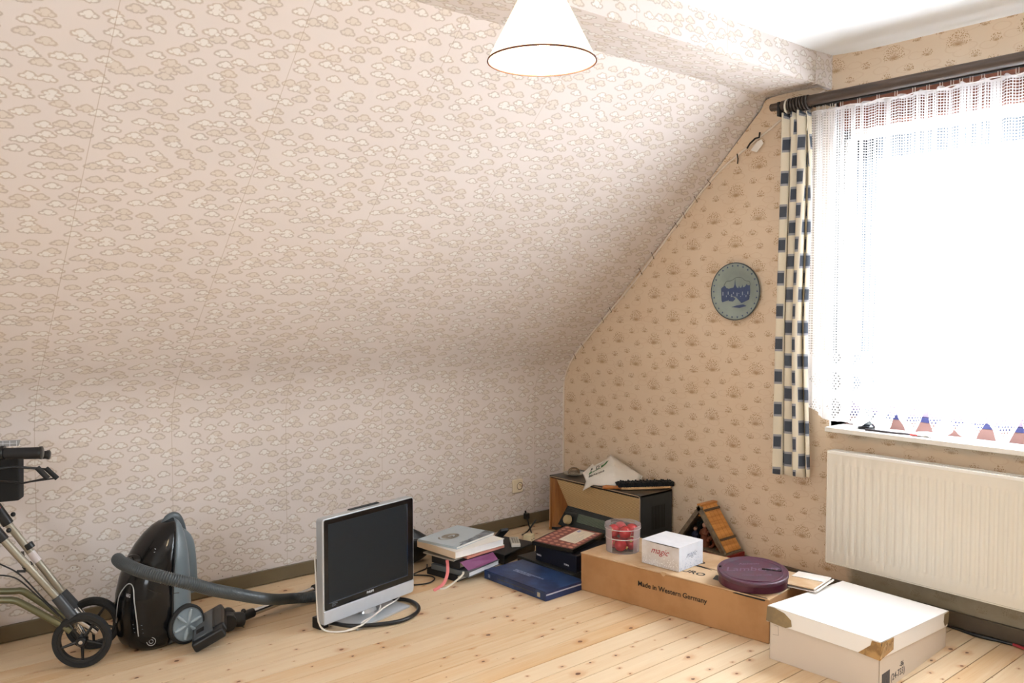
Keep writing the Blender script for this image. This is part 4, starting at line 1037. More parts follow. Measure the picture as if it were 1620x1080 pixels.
bk = book('book', 'black album at the very bottom of the tall book pile', (-1.135, -.445), (.25, .20, .030), math.radians(12), M_BLACKM, z=.001)
bk = book('book', 'grey-spined book with pale pages above the black album in the tall pile', (-1.125, -.485), (.245, .235, .026), math.radians(15), mat('slate_cover', '#5f666b', .5), z=.0315, pages=mat('cool_pages', '#d7dce6', .8))
bk = thing('book', 'black book with a purple edge cover, tilted in the middle of the tall pile', 'book', (-1.125, -.47, .0615), rot=(math.radians(-2), 0, math.radians(7)))
build('page_block', G().bb(-.115, .105, -.09, .095, .003, .030), mat('cream_pages', '#cfc3b2', .8), bk)
build('cover', G().bb(-.122, .115, -.10, .10, .0, .003).bb(-.122, .115, -.10, .10, .030, .0335).bb(-.122, -.118, -.10, .10, 0, .0335), M_BLACKM, bk, bevel=.001)
pf = build('purple_flap', G().prism([(-.118, -.100, .0335), (.105, -.100, .0335), (.110, -.128, .002), (-.085, -.128, -.014)], (0, .0025, 0)), mat('purple_cover', '#7c3a6c', .45), bk)
bk = book('magazine', 'thin grey magazine sticking out under the pink book', (-1.13, -.425), (.27, .21, .008), math.radians(10), mat('grey_magazine', '#a6a196', .5), z=.096, th=.001, cat='magazine')
bk = book('book', 'salmon pink book under the white book, shifted to the right', (-1.072, -.467), (.262, .20, .0145), math.radians(8), mat('salmon_cover', '#d99584', .6), z=.1045, pages=mat('pinkish_pages', '#d8b6a4', .8), th=.0045, spine='-y')
bk = book('book', 'large white hardback with a cream spine below the pale blue book', (-1.110, -.428), (.325, .285, .034), math.radians(5), mat('white_cover', '#ece8e2', .6), z=.1192, pages=mat('white_pages', '#f2f1f1', .8), th=.0035)
build('cream_spine', G().bb(-.165, -.1622, -.1425, .1425, .001, .033), mat('cream_spine', '#dcc8ae', .6), bk, bevel=.001)
top = book('book', 'pale blue hardback with a curled grey sculpture on its cover, top of the tall pile', (-1.112, -.396), (.318, .243, .0125), math.radians(16), mat('pale_blue_cover', '#b3bfc6', .4), z=.1536, th=.002)
g = G(); cc = Vector((-.035, .02, .0131)); pts = []
for i in range(60):
    a = i/59*3.3*PI; r = .010 + .052*i/59; pts.append(cc + Vector((r*math.cos(-a)*1.15, r*math.sin(-a)*.62, 0)))
g.tube(pts, [.0045 + .011*math.sin(PI*min(1, i/50)) for i in range(60)], 8, flat=.02)
build('sculpture_print', g, blotch('grey_sculpture', '#6e6a62', '#9a948a', 25, .6), top)
text('LEBENSKUNST 20. JH.', .0165, mat('grey_print', '#6b737c', .6), top, frame((-.10, -.098, .0127), (1, 0, 0), (0, 1, 0)), shear=.1)
g = G(); pr_ = [(-.14, -.121), (.159, -.121), (.159, -.060)]
edge_ = [(.159 - .035*k, -.060 - .006*k + .007*math.sin(k*3.1)) for k in range(1, 8)]
g.add([(x, y, .0128) for x, y in pr_ + edge_], [tuple(range(len(pr_ + edge_)))])
build('dark_photo_strip', g, blotch('dark_photo', '#3b414a', '#8a929c', 30, .4), top)
# ribbons hanging from the pile
o = build('ribbon', G().tube([(-1.262, -.520, .100), (-1.276, -.545, .080), (-1.290, -.560, .045), (-1.325, -.575, .012), (-1.395, -.600, .003)], .0075, 8, smooth=6, flat=.18), mat('coral_ribbon', '#e07e80', .5), smooth=60)
tag(o, 'coral red ribbon bookmark hanging from the pile onto the floor', 'ribbon')
o = build('ribbon', G().tube([(-1.236, -.615, .062), (-1.252, -.630, .054), (-1.29, -.625, .030), (-1.335, -.612, .006), (-1.36, -.60, .003)], .0048, 8, smooth=6, flat=.25), mat('ivory_ribbon', '#d9d4c8', .5), smooth=60)
tag(o, 'ivory ribbon bookmark trailing from the purple-edged book', 'ribbon')

# ------------------------------------------------------------------ flat black devices, remotes, plug
md_ = thing('media_player', 'flat black device under the remotes, right of the book pile', 'device', (-.800, -.380, 0), math.radians(15))
build('case', G().bb(-.135, .145, -.105, .10, .006, .055), mat('dark_grey_case', '#26282a', .55), md_, bevel=.002)
build('foot', G().bb(-.12, .13, -.09, .085, 0, .006), M_BLACKM, md_)
build('front_panel', G().bb(-.134, .144, -.107, -.105, .010, .050), M_BLACKG, md_)
b2 = thing('flat_black_box', 'low black box under the navy case, behind the blue book', 'box', (-.640, -.775, 0), 0)
build('case', G().bb(-.205, .14, -.175, .225, .0, .049), mat('dark_charcoal_case', '#2c2d2c', .5), b2, bevel=.002)
build('lid_seam', G().bb(-.2065, -.2050, -.175, .225, .032, .0345), mat('dark_red_line', '#4a2a22', .5), b2)
nv = thing('navy_box', 'navy black box with two small white labels under the framed print', 'box', (-.665, -.795, .0495), math.radians(1))
build('case', G().bb(-.155, .14, -.150, .135, 0, .082), mat('navy_case', '#10131f', .4, var=.2), nv, bevel=.004)
for yy, zz in ((.108, .030), (-.085, .026)):
    lb = build('printed_label', G().bb(-.1562, -.1550, yy-.018, yy+.018, zz-.007, zz+.007), mat('navy_label', '#1b2030', .5), nv)
    text('TOSCA', .0105, M_WHITEINK, lb, frame((-.1565, yy + .017, zz - .004), (0, -1, 0), (0, 0, 1)), offset=.0003)
pf_ = thing('framed_print', 'black-framed print of rosy faces with a white sheet, lying on the navy box', 'picture', (-.690, -.765, .141), rot=(math.radians(1.2), math.radians(-1.5), math.radians(15)))
build('frame', G().bb(-.158, .158, -.116, .116, 0, .020), M_BLACKG, pf_, bevel=.0015)
build('print', G().bb(-.150, .150, -.108, .108, .0200, .0206), mat('maroon_print', '#7c3a38', .35), pf_)
g = G()
for i in range(8):
    for j in range(6):
        x, y = -.132 + .0375*i, -.089 + .0355*j
        if -.06 < x < .14 and -.075 < y < .025: continue
        g.lathe([(.0005, .0), (.0115, .0)], c=(x, y, .0212), seg=10)
o = build('portrait_ovals', g, blotch('rosy_ovals', '#d9a187', '#b5786a', 60, .5), pf_); o['kind'] = 'stuff'
build('letter_sheet', G().prism([(-.075, -.080, .0214), (.125, -.080, .0214), (.135, .020, .0214), (-.065, .020, .0214)], (0, 0, .0008)), mat('cream_letter', '#d9cdb8', .6), pf_)
g = G()
for k in range(7): g.bb(-.05, .02 + .09*random.random(), -.068 + .0115*k, -.0665 + .0115*k, .0222, .0225)
build('handwriting', g, mat('faded_ink', '#9c958e', .6), pf_)
build('stamp', G().bb(.09, .12, -.005, .010, .0222, .0225), mat('faded_blue', '#8f93b8', .6), pf_)
rc = thing('remote_control', 'black remote control leaning on the book pile above the flat black device', 'remote', (-.806, -.356, .101), rot=(math.radians(-37), math.radians(0), math.radians(-12)))
build('case', G().bb(-.024, .024, -.082, .082, -.009, .009), mat('charcoal_case', '#272b30', .4), rc, bevel=.006, bseg=3)
g = G()
for i in range(3):
    for j in range(7): g.lathe([(.0005, 0.0108), (.0040, .0105), (.0043, .009)], c=(-.014 + .014*i, -.065 + .015*j, 0), seg=10)
build('buttons', g, mat('slate_buttons', '#4a5562', .4), rc, smooth=50)
build('dial', G().lathe([(.0005, .011), (.011, .0105), (.012, .009)], c=(0, .055, 0), seg=20), mat('pale_blue_dial', '#7f9cb4', .3), rc, smooth=50)
r2 = thing('remote_control', 'small light grey remote lying on the flat black device', 'remote', (-.735, -.400, .0555), math.radians(-36+90-18))
r2.rotation_euler = (0, 0, math.radians(-35))
build('case', G().bb(-.024, .024, -.070, .070, 0, .018), mat('pale_grey_case', '#b9b6ab', .5), r2, bevel=.003)
build('end_cap', G().bb(-.0235, .0235, -.0718, -.060, .002, .0185), M_WHITE, r2, bevel=.002)
g = G()
for i in range(3):
    for j in range(6): g.bb(-.016 + .012*i, -.008 + .012*i, -.045 + .016*j, -.037 + .016*j, .018, .0195)
build('buttons', g, mat('grey_button', '#94928a', .5), r2)
pg = thing('plug_adapter', 'cream cube plug adapter with a black cord between the devices and the radio', 'plug', (-.548, -.300, 0), math.radians(25))
build('cube', G().bb(-.026, .026, -.024, .024, .0, .052), mat('ivory_plastic', '#ddd2ae', .45), pg, bevel=.003)
build('socket_hole', G().box((-.013, -.0245, .026), (.008, .002, .008)).box((.013, -.0245, .026), (.008, .002, .008)), M_BLACK, pg)
build('cord', G().tube([(.012, .02, .046), (.05, .06, .030), (.12, .09, .008), (.19, .09, .012), (.25, .065, .065)], .0045, 8, smooth=8), M_BLACK, pg, smooth=60)
build('cord', G().tube([(-.02, .015, .02), (-.06, .05, .012), (-.11, .05, .010), (-.16, .07, .008)], .003, 8, smooth=6), mat('grey_cord', '#8b8379', .5), pg, smooth=60)
pk = thing('wall_plug', 'black plug and cord pushed in above the skirting beside the radio', 'plug', (-.33, -.018, .06))
build('body', G().box((0, -.012, .005), (.03, .026, .035)).box((-.008, -.012, .030), (.008, .012, .018)), M_BLACK, pk, bevel=.004)
build('cord', G().tube([(.0, -.018, -.006), (-.02, -.06, -.045), (-.09, -.16, -.055), (-.18, -.255, -.055), (-.235, -.30, -.05)], .004, 8, smooth=8), M_BLACK, pk, smooth=60)

# ------------------------------------------------------------------ big blue book
bb_ = book('book', 'big dark blue hardback lying alone on the floor in front of the black boxes', (-.972, -.816), (.250, .428, .042), math.radians(1.5), blotch('blue_cover', '#1a2b52', '#34507f', 9, .35, .35, .7), z=.0, th=.004, spine='-x')
for c_ in list(bb_.children):
    if c_.name.startswith('page_block'): bpy.data.objects.remove(c_)
build('page_block', G().bb(-.120, .118, -.2085, .2085, .005, .037), mat('pale_blue_pages', '#d5dae4', .8), bb_)  # page edges tinted pale blue
build('dust_jacket_fold', G().bb(-.124, .1245, -.2142, -.209, .0, .022).bb(-.124, .1245, -.2142, -.211, .031, .041), mat('navy_jacket', '#1b2c57', .45), bb_)
build('spine_label', G().bb(-.1262, -.125, -.178, -.160, .010, .030), mat('beige_label', '#b9b09a', .6), bb_)
build('spine_label', G().bb(-.1262, -.125, .170, .185, .012, .028), mat('grey_blue_label', '#77809a', .6), bb_)
build('spine_rule', G().bb(-.1260, -.125, -.135, .115, .020, .0222), mat('olive_line', '#4c5340', .6), bb_)
text('DEUTSCHE GESCHICHTE IM\nOSTEN EUROPAS', .0155, mat('pale_blue_print', '#a9b6d6', .5), bb_, frame((-.015, .115, .0425), (0, -1, 0), (1, 0, 0)), extrude=.0002)

# ------------------------------------------------------------------ radio
RYa, RYb, RXf, RXb, RH = -.168, -.872, -.275, -.020, .325
rd = thing('table_radio', 'old wooden valve radio with woven speaker cloth standing in the corner', 'radio', ((RXf+RXb)/2, -.52, 0))
M_RWOOD = wood('honey_brown_wood', '#7a4a22', '#a36a34', (30, 30, 3), .35, .3)
M_RTOP = mat('dark_lacquered_top', '#3a3734', .3, var=.2, nscale=14)
M_RSIDE = mat('dark_painted_side', '#2b2f30', .5, var=.15)
build('top_panel', G().bb(RXf+.002, RXb, RYb, RYa, RH-.012, RH), M_RTOP, rd, world=True, bevel=.002)
build('bottom_panel', G().bb(RXf+.01, RXb, RYb, RYa, .008, .020), M_RSIDE, rd, world=True)
build('back_panel', G().bb(RXb-.006, RXb, RYb+.003, RYa-.003, .01, RH-.01), M_RSIDE, rd, world=True)
g = G().prism([(RXf, RYa, .004), (RXb, RYa, .004), (RXb, RYa, RH-.001), (RXf+.004, RYa, RH-.001)], (0, -.012, 0))
build('side_panel', g, M_RWOOD, rd, world=True, bevel=.001)
sp_ = build('side_panel', G().prism([(RXf, RYb, .004), (RXb, RYb, .004), (RXb, RYb, RH-.001), (RXf+.004, RYb, RH-.001)], (0, .012, 0)), M_RSIDE, rd, world=True, bevel=.001)
g = G()
for k in range(9): g.bb(-.085 - .0125*k, -.081 - .0125*k, RYb-.0008, RYb+.001, .13, .255)
o = build('vent_slots', g, M_INK, sp_, world=True)
build('speaker_cloth', G().prism([(RXf+.008, RYa-.055, RH-.018), (RXf+.068, RYa-.088, .150), (RXf+.055, RYb+.013, .150), (RXf+.006, RYb+.013, RH-.018)], (.004, 0, 0)), weave(), rd, world=True)
build('cheek_panel', G().prism([(RXf+.004, RYa-.012, RH-.016), (RXf+.008, RYa-.056, RH-.016), (RXf+.070, RYa-.089, .150), (RXf+.045, RYa-.050, .02), (RXf+.012, RYa-.013, .02)], (.003, -.001, 0)), M_RWOOD, rd, world=True)
dl = build('dial_panel', G().prism([(RXf+.068, RYa-.085, .150), (RXf+.022, RYa-.052, .040), (RXf+.022, RYb+.013, .040), (RXf+.068, RYb+.013, .150)], (.004, 0, 0)), mat('dark_dial_glass', '#232a2c', .25, coat=.2), rd, world=True)
build('dial_scale', G().prism([(RXf+.0555, RYa-.19, .122), (RXf+.0375, RYa-.19, .080), (RXf+.0375, RYb+.05, .080), (RXf+.0555, RYb+.05, .122)], (-.0015, 0, 0)), mat('green_grey_scale', '#4c5c52', .35), dl, world=True)
g = G()
for k in range(9): 
    f_ = k/8; g.tube([(RXf+.0375+.018*f_-.003, RYa-.20, .081+.041*f_), (RXf+.0375+.018*f_-.003, RYb+.06, .081+.041*f_)], .0008, 5)
build('scale_lines', g, mat('pale_scale_lines', '#8f9c86', .4), dl, world=True)
g = G()
for k in range(12): 
    f_ = k/11; g.tube([(RXf+.026+.036*f_, RYa-.062-.02*f_, .055+.083*f_), (RXf+.026+.036*f_, RYa-.175, .055+.083*f_)], .0012, 5)
build('dial_ribs', g, M_BLACKM, dl, world=True)
build('tuning_knob', G().lathe([(.0005, .026), (.020, .025), (.026, .018), (.027, 0)], c=(RXf+.026, -.305, .083), axis=(-1, 0, .35), seg=32), mat('ivory_knob', '#b9a67e', .35), rd, world=True, smooth=40)
build('tuning_knob', G().lathe([(.0005, .026), (.020, .025), (.026, .018), (.027, 0)], c=(RXf+.026, -.76, .083), axis=(-1, 0, .35), seg=32), mat('ivory_knob', '#b9a67e', .35), rd, world=True, smooth=40)
build('front_trim', G().tube([(RXf+.001, RYa-.006, .02), (RXf+.001, RYa-.006, RH-.006), (RXf+.001, RYa-.03, RH-.005), (RXf+.001, RYb+.022, RH-.005), (RXf+.001, RYb+.010, RH-.009), (RXf+.001, RYb+.006, RH-.020), (RXf+.001, RYb+.006, .02)], .0022, 8), mat('pale_brass_trim', '#c2a98c', .35, .4), rd, world=True, smooth=50)
for x in (RXf+.03, RXb-.03):
    for y in (RYa-.05, RYb+.05): build('foot', G().cyl((x, y, 0), (x, y, .009), .012, seg=14), M_BLACKM, rd, world=True, smooth=40)

# things on the radio
gb = thing('glass_dish', 'small clear glass dish at the left end of the radio top', 'dish', (-.165, -.262, RH))
gl = glassy('clear_glass', '#d9d6cc', .22, .05)
build('plate', G().lathe([(.0005, .003), (.035, .003), (.062, .012), (.064, .014), (.062, .010), (.035, .0), (.0005, .0)], seg=36), gl, gb, smooth=60)
build('dome', G().lathe([(.034, .006), (.036, .018), (.030, .034), (.016, .043), (.0005, .045)], seg=28), glassy('amber_glass', '#8a7258', .35, .08), gb, smooth=60)
hb = thing('hand_brush', 'wooden hand brush with black bristles lying on top of the radio', 'brush', (-.15, -.75, RH), math.radians(0))
d_ = Vector((.20, -.13, 0)).normalized(); n_ = Vector((-d_.y, d_.x, 0))
c_ = Vector((-.125, -.775, RH))
def hbp(a, b, z): return c_ + d_*a + n_*b + ZZ*z
build('wooden_back', G().prism([hbp(-.140, -.020, .003), hbp(-.10, -.030, .002), hbp(.125, -.028, .004), hbp(.138, -.018, .004), hbp(.138, .020, .004), hbp(.125, .03, .004), hbp(-.10, .030, .002), hbp(-.140, .018, .003)], (0, 0, .016)), wood('pale_beech', '#c79b66', '#dcb988', (8, 30, 30), .5), hb, world=True, bevel=.004)
build('handle', G().tube([hbp(-.135, 0, .011), hbp(-.17, .004, .012), hbp(-.215, .008, .013), hbp(-.235, .01, .013)], [.012, .009, .012, .008], 12), wood('orange_beech', '#a5622c', '#bd7a3c', (8, 30, 30), .45), hb, world=True, smooth=50)
g = G()
for i in range(30):
    for j in range(5):
        a = -.15 + .29*i/29; b = -.026 + .052*j/4; hh = .040 + .006*math.sin(i*1.7+j)
        g.tube([hbp(a, b, .018), hbp(a*1.03 + random.uniform(-.006, .006), b*1.25 + random.uniform(-.005, .005), hh)], [.0052, .0042], 5)
g.prism([hbp(-.150, -.030, .018), hbp(.150, -.030, .018), hbp(.152, .030, .018), hbp(-.150, .030, .018)], (0, 0, .022))
o = build('bristles', g, mat('black_bristle', '#111418', .85), hb, world=True, smooth=60); o['kind'] = 'stuff'
# plastic shopping bag
outl = [(-.10, -.492, .468), (-.06, -.689, .375), (-.10, -.703, .353), (-.17, -.715, .338), (-.235, -.664, .334), (-.282, -.590, .333), (-.288, -.538, .329), (-.300, -.471, .287), (-.285, -.481, .339), (-.26, -.43, .376), (-.20, -.428, .406), (-.20, -.447, .42), (-.20, -.465, .413), (-.16, -.481, .425)]
bagt = thing('plastic_bag', 'crumpled white plastic bag with green and black print on top of the radio', 'bag', (-.19, -.57, RH))
g = G()
inner = [(-.272, -.520, .372), (-.262, -.590, .372), (-.225, -.625, .398), (-.225, -.670, .368), (-.150, -.655, .392), (-.215, -.545, .418), (-.170, -.590, .432), (-.245, -.480, .395)]
allp = outl + inner
me2 = bmesh.new(); vv = [me2.verts.new(p) for p in allp]
tris = [(0, 13, 20), (13, 19, 20), (13, 12, 19), (12, 11, 21), (12, 21, 19), (11, 10, 21), (10, 9, 21), (9, 14, 21), (21, 14, 19), (9, 8, 14), (8, 6, 14), (8, 7, 6), (6, 15, 14), (6, 5, 15), (5, 4, 15), (4, 17, 15), (14, 15, 19), (15, 16, 19), (15, 17, 16), (16, 20, 19), (17, 18, 16), (16, 18, 20), (4, 3, 17), (3, 2, 17), (2, 18, 17), (2, 1, 18), (1, 0, 18), (0, 20, 18)]
for t3 in tris:
    try: me2.faces.new([vv[i] for i in t3])
    except ValueError: pass
bmesh.ops.recalc_face_normals(me2, faces=me2.faces)
bmesh.ops.subdivide_edges(me2, edges=me2.edges[:], cuts=3, use_grid_fill=True)
rnd = random.Random(5)
for v_ in me2.verts:
    if not v_.is_boundary: v_.co += Vector((rnd.uniform(-.003, .003), rnd.uniform(-.002, .002), rnd.uniform(-.003, .003)))
g = G(); g.v = [v_.co.copy() for v_ in me2.verts]; me2.verts.index_update(); g.f = [tuple(v_.index for v_ in f_.verts) for f_ in me2.faces]; me2.free()
film = build('film', g, mat('white_plastic_film', '#e3ddd3', .4, var=.03, bump=.5, nscale=22), bagt, world=True, smooth=50, solid=.001)
# back sheet giving the bag its body down to the radio top
g = G().add([(-.08, -.49, .455), (-.05, -.688, .372), (-.09, -.705, .330), (-.16, -.58, .327), (-.22, -.45, .327), (-.17, -.42, .40)], [(0, 1, 2, 3), (0, 3, 4, 5)])
build('back_film', g, mat('white_plastic_film', '#e3ddd3', .4), bagt, world=True, solid=.001)
# print, following the camera-facing slope of the bag
bu = Vector((.030, -.105, .050)).normalized(); bv = Vector((.09, .03, .08)).normalized()
bn = bu.cross(bv).normalized()
if bn.x > 0: bn = -bn
M_GREEN = mat('green_print', '#2f6b38', .5)
def bagp(p, u, v): return Vector(p) + bu*u + bv*v + bn*.007
b0 = Vector((-.268, -.492, .366))
def strip_(uv_, m, name): 
    g = G(); a = [bagp(b0, u, v) for u, v in uv_]; g.prism(a, bn*.001); return build(name, g, m, film, world=True)
strip_([(-.004, .008), (.012, .014), (.012, .030), (-.004, .022)], M_GREEN, 'green_block')
strip_([(.075, .026), (.100, .044), (.108, .066), (.095, .064), (.085, .048), (.066, .044)], M_GREEN, 'green_leaf')
strip_([(.018, .016), (.070, .026), (.068, .030), (.018, .021)], M_GREEN, 'green_line')
o = text('F  D', .036, M_INK, film, frame(bagp(b0, -.004, .030), bu, bv)); o.matrix_parent_inverse = world_of(film).inverted()
o = text('Bäckerstub', .024, M_INK, film, frame(bagp(b0, .004, -.014), bu, bv)); o.matrix_parent_inverse = world_of(film).inverted()

# ------------------------------------------------------------------ long brown cardboard box
CH = .178
rzc = math.atan2(.118, .905)          # front face runs along local -y
cb = thing('cardboard_box', 'long flat brown cardboard box on the floor printed Made in Western Germany', 'box', (-.862, -1.024, 0), rzc)
CW, CL = .385, .925
def cbx(n_, m_, *b, **k): g = G(); [g.bb(*q) for q in b]; return build(n_, g, m_, cb, **k)
cbx('body', M_CARD, (0, CW, -CL, 0, 0, CH-.006), bevel=.004)
cbx('front_flap', M_CARDEDGE, (-.0015, .185, -CL-.001, .001, CH-.006, CH-.001), bevel=.0015)
cbx('rear_flap', M_CARDEDGE, (.192, CW+.0015, -CL-.001, .001, CH-.006, CH-.0005), bevel=.0015)
cbx('flap_gap', M_INK, (.185, .192, -CL, 0, CH-.0065, CH-.0035))
# torn end of the gap and the crushed front edge
g = G().prism([(.150, -.40, CH-.0008), (.185, -.39, CH-.0008), (.192, -.52, CH-.0008), (.172, -.58, CH-.0008), (.176, -.50, CH-.0008)], (0, 0, .0008)); build('tear', g, M_INK, cb)
g = G().prism([(-.003, -.77, CH-.010), (-.002, -.905, CH-.012), (.004, -.915, CH+.0004), (.002, -.84, CH+.0004), (.0005, -.80, CH+.0004)], (.002, 0, .0004)); build('edge_tear', g, M_INK, cb)
g = G().prism([(-.0025, -.43, CH-.004), (-.0025, -.445, CH-.016), (-.0025, -.452, CH-.012), (-.0025, -.462, CH+.002), (-.0025, -.44, CH+.004)], (.002, 0, 0)); build('edge_scuff', g, M_CARDEDGE, cb)
text('Made in Western Germany', .0305, M_INK, cb, frame((-.0012, -.315, .094), (0, -1, 0), (0, 0, 1)), offset=.0004)
Mx = frame((.232, -.318, CH+.0002), (.0, -1, 0), (1, 0, 0))
text('EURO', .052, M_INK, cb, frame((.215, -.375, CH), (0, -1, 0), (1, .0, 0)), offset=.0008)
text('EURO', .052, M_INK, cb, frame((.075, -.455, CH-.0006), (0, -1, 0), (1, .0, 0)), offset=.0008)
g = G().prism([(.070, -.64, CH-.0009), (.125, -.625, CH-.0009), (.150, -.665, CH-.0009), (.135, -.70, CH-.0009), (.160, -.76, CH-.0009), (.110, -.78, CH-.0009), (.095, -.70, CH-.0009), (.065, -.70, CH-.0009)], (0, 0, .0006)); build('printed_mark', g, mat('faded_grey_ink', '#4a4c4a', .7), cb)
text('44/45', .034, mat('faded_print', '#a99a84', .7), cb, frame((.08, -.855, CH-.0006), (0, -1, 0), (1, 0, 0)))
fl_ = thing('folded_card', 'loose folded brown and white card sheets on the far end of the cardboard box', 'card', (-.470, -1.925, CH+.002), rot=(0, math.radians(2), math.radians(12)))
build('brown_sheet', G().bb(-.10, .10, -.075, .055, .010, .014), M_CARDEDGE, fl_, bevel=.001)
build('white_sheet', G().bb(.015, .10, -.080, .055, .0145, .0165), M_WHITECARD, fl_, bevel=.0005)
build('fold_edge', G().tube([(-.10, -.075, .012), (-.10, -.0835, .008), (-.10, -.078, .002), (-.10, .05, .0015)], .0012, 6), M_WHITECARD, fl_)
build('bottom_sheet', G().bb(-.10, .105, -.082, .055, .0005, .0035).tube([(-.10, -.075, .012), (.10, -.078, .012)], .003, 8).tube([(-.10, -.084, .006), (.104, -.087, .006)], .004, 8), M_WHITECARD, fl_)

# ------------------------------------------------------------------ gift box, bauble tub, tin
gf = thing('gift_box', 'small silver-white box with red script standing on the cardboard box', 'box', (-.667, -1.400, CH+.0008), math.radians(4.5))
gm_ = blotch('silver_snow_card', '#cfc9c6', '#dedbdd', 12, .35)
gt = blotch('white_glitter_card', '#dfe2ea', '#eef0f6', 8, .35)
build('carton', G().bb(-.092, .092, -.098, .098, 0, .1035), gm_, gf, bevel=.001)
build('lid_flap', G().prism([(-.0925, -.0985, .1035), (.0925, -.0985, .1035), (.0925, .0985, .1035), (-.0925, .0985, .1035)], (0, 0, .0018)), gt, gf, bevel=.0005)
build('end_face', G().bb(-.0915, .0915, -.0988, -.098, .001, .103), mat('cool_white_face', '#dde3ee', .35), gf)
build('gap_line', G().prism([(-.0935, .085, .1032), (-.0935, -.092, .1032), (-.0935, -.094, .1018), (-.0935, .0, .1005)], (.002, 0, 0)), M_INK, gf)
text('magic', .040, mat('red_script', '#a8323c', .5), gf, frame((-.0924, .050, .056), (0, -1, 0), (0, 0, 1)), shear=.5)
text('magic', .034, mat('silver_script', '#8d95a6', .5), gf, frame((-.038, -.0990, .050), (1, 0, 0), (0, 0, 1)), shear=.5)
g = G(); g2 = G()
for k in range(150):
    h_ = abs(random.gauss(0, .018)) + .002; y = random.uniform(-.095, .095); r = random.uniform(.0008, .0024)
    g.lathe([(.0003, 0), (r, 0)], c=(-.0924, y, min(.09, h_)), axis=(-1, 0, 0), seg=6)
    g2.lathe([(.0003, 0), (r, 0)], c=(random.uniform(-.088, .088), -.0990, min(.09, abs(random.gauss(0, .018)) + .002)), axis=(0, -1, 0), seg=6)
o = build('snowflakes', g, mat('white_flakes', '#f4f4f4', .4), gf); o['kind'] = 'stuff'
o = build('snowflakes', g2, mat('pale_blue_flakes', '#b4c2d6', .4), gf); o['kind'] = 'stuff'

tub = thing('bauble_tub', 'clear round plastic tub of red baubles on the left end of the cardboard box', 'tub', (-.690, -1.126, CH+.0006))
clear = glassy('clear_plastic', '#e9e6e6', .012, .06)
build('wall', G().lathe([(.077, .002), (.079, .06), (.083, .124), (.0822, .124), (.0782, .06), (.0762, .002)], seg=48), clear, tub, smooth=50)
build('bottom', G().lathe([(.0005, .0012), (.074, .0012), (.077, .004), (.077, .0), (.0005, .0)], seg=40), clear, tub, smooth=50)
build('lid', G().lathe([(.0845, .110), (.0845, .125), (.080, .128), (.0005, .128)], seg=48), clear, tub, smooth=40)
build('rim', G().lathe([(.0845, .108), (.0852, .110), (.0845, .112), (.0838, .110)], seg=48, closed=True).lathe([(.0795, .064), (.0805, .066), (.0795, .068), (.0788, .066)], seg=48, closed=True), glassy('plastic_rim', '#f4f2f2', .55, .1), tub, smooth=50)
redm = mat('shiny_red_glass', '#c2081a', .12, .3, var=.05, coat=.6)
gold = mat('gold_cap', '#c9a55a', .3, .8)
bl0 = None
lab_b = ['front left', 'front right', 'right', 'rear right', 'rear left', 'left']
for lay, (zz, off) in enumerate(((.0345, .35), (.0945, .85))):
    for k in range(4):
        a = off + PI/2*k + PI*1.05
        px_, py_ = -.690 + .040*math.cos(a)*1.08, -1.126 + .040*math.sin(a)*1.08
        if bl0 is None:
            bl0 = thing('bauble', '', 'bauble'); 
            build('ball', G().sphere((0, 0, 0), .0298, 28), redm, bl0, smooth=70); build('cap', G().lathe([(.0005, .036), (.006, .0355), (.007, .034), (.007, .028)], axis=(0, 0, 1), seg=14), gold, bl0, smooth=40)
            b_o = bl0
        else: b_o = copy_tree(bl0)
        b_o.location = (px_, py_, CH + zz)
        b_o.rotation_euler = (random.uniform(-2, 2), random.uniform(-2, 2), random.uniform(0, 6)) if not (lay == 0 and k == 0) else (1.9, 0, .5)
        # bearing seen from the doorway side decides the words
        dv = Vector((px_ + .690, py_ + 1.126, 0)); fwd = Vector((.643, .764, 0)); rgt = Vector((.765, -.643, 0))
        side = 'right' if dv.dot(rgt) > 0 else 'left'; front = 'rear' if dv.dot(fwd) > 0 else 'front'
        side = {('r'): side}.get('r')
        ang_ = math.degrees(math.atan2(dv.dot(rgt), -dv.dot(fwd)))
        pos = 'front' if abs(ang_) < 40 else ('rear' if abs(ang_) > 140 else ('right' if ang_ > 0 else 'left'))
        b_o['label'] = 'shiny red glass bauble, %s one of the %s layer in the clear tub' % (pos, 'lower' if lay == 0 else 'upper')
        b_o['group'] = 'red baubles in the clear tub'

tin = thing('cookie_tin', 'round dark purple cake tin with its embossed lid askew on the cardboard box', 'tin', (-.626, -1.788, CH+.0008))
pm = mat('purple_tin', '#4f1d35', .35, var=.12, nscale=20); pl_ = blotch('worn_purple_lid', '#573042', '#4b3b4a', 22, .38)
build('body', G().lathe([(.0005, 0), (.136, 0), (.138, .003), (.138, .052), (.135, .052), (.135, .004), (.0005, .004)], seg=72), pm, tin, smooth=40)
def TL(p): return Matrix.Translation((-.020, -.012, .0565)) @ Euler((math.radians(3.2), math.radians(-4.2), 0)).to_matrix().to_4x4()
lidg = G().lathe([(.140, -.010), (.1415, -.008), (.1415, .004), (.138, .0065), (.131, .0045), (.127, .003), (.0005, .003)], seg=72).xf(TL(0))
ld = build('lid', lidg, pl_, tin, smooth=40)
def lt(body, s, x, y, m=None, sh=.3):
    M0 = frame((x, y, .0031), (.742, -.67, 0), (.67, .742, 0))
    o = text(body, s, m or mat('grey_mauve_emboss', '#6f5b72', .4), ld, TL(0) @ M0, extrude=.0005, shear=sh, align='CENTER', offset=.0003); return o
lt('Lambertz', .058, -.004, -.004); lt('Aachener', .022, .040, .044); lt('Printen seit 1688', .017, -.034, -.042); lt('~~', .03, -.065, -.073)
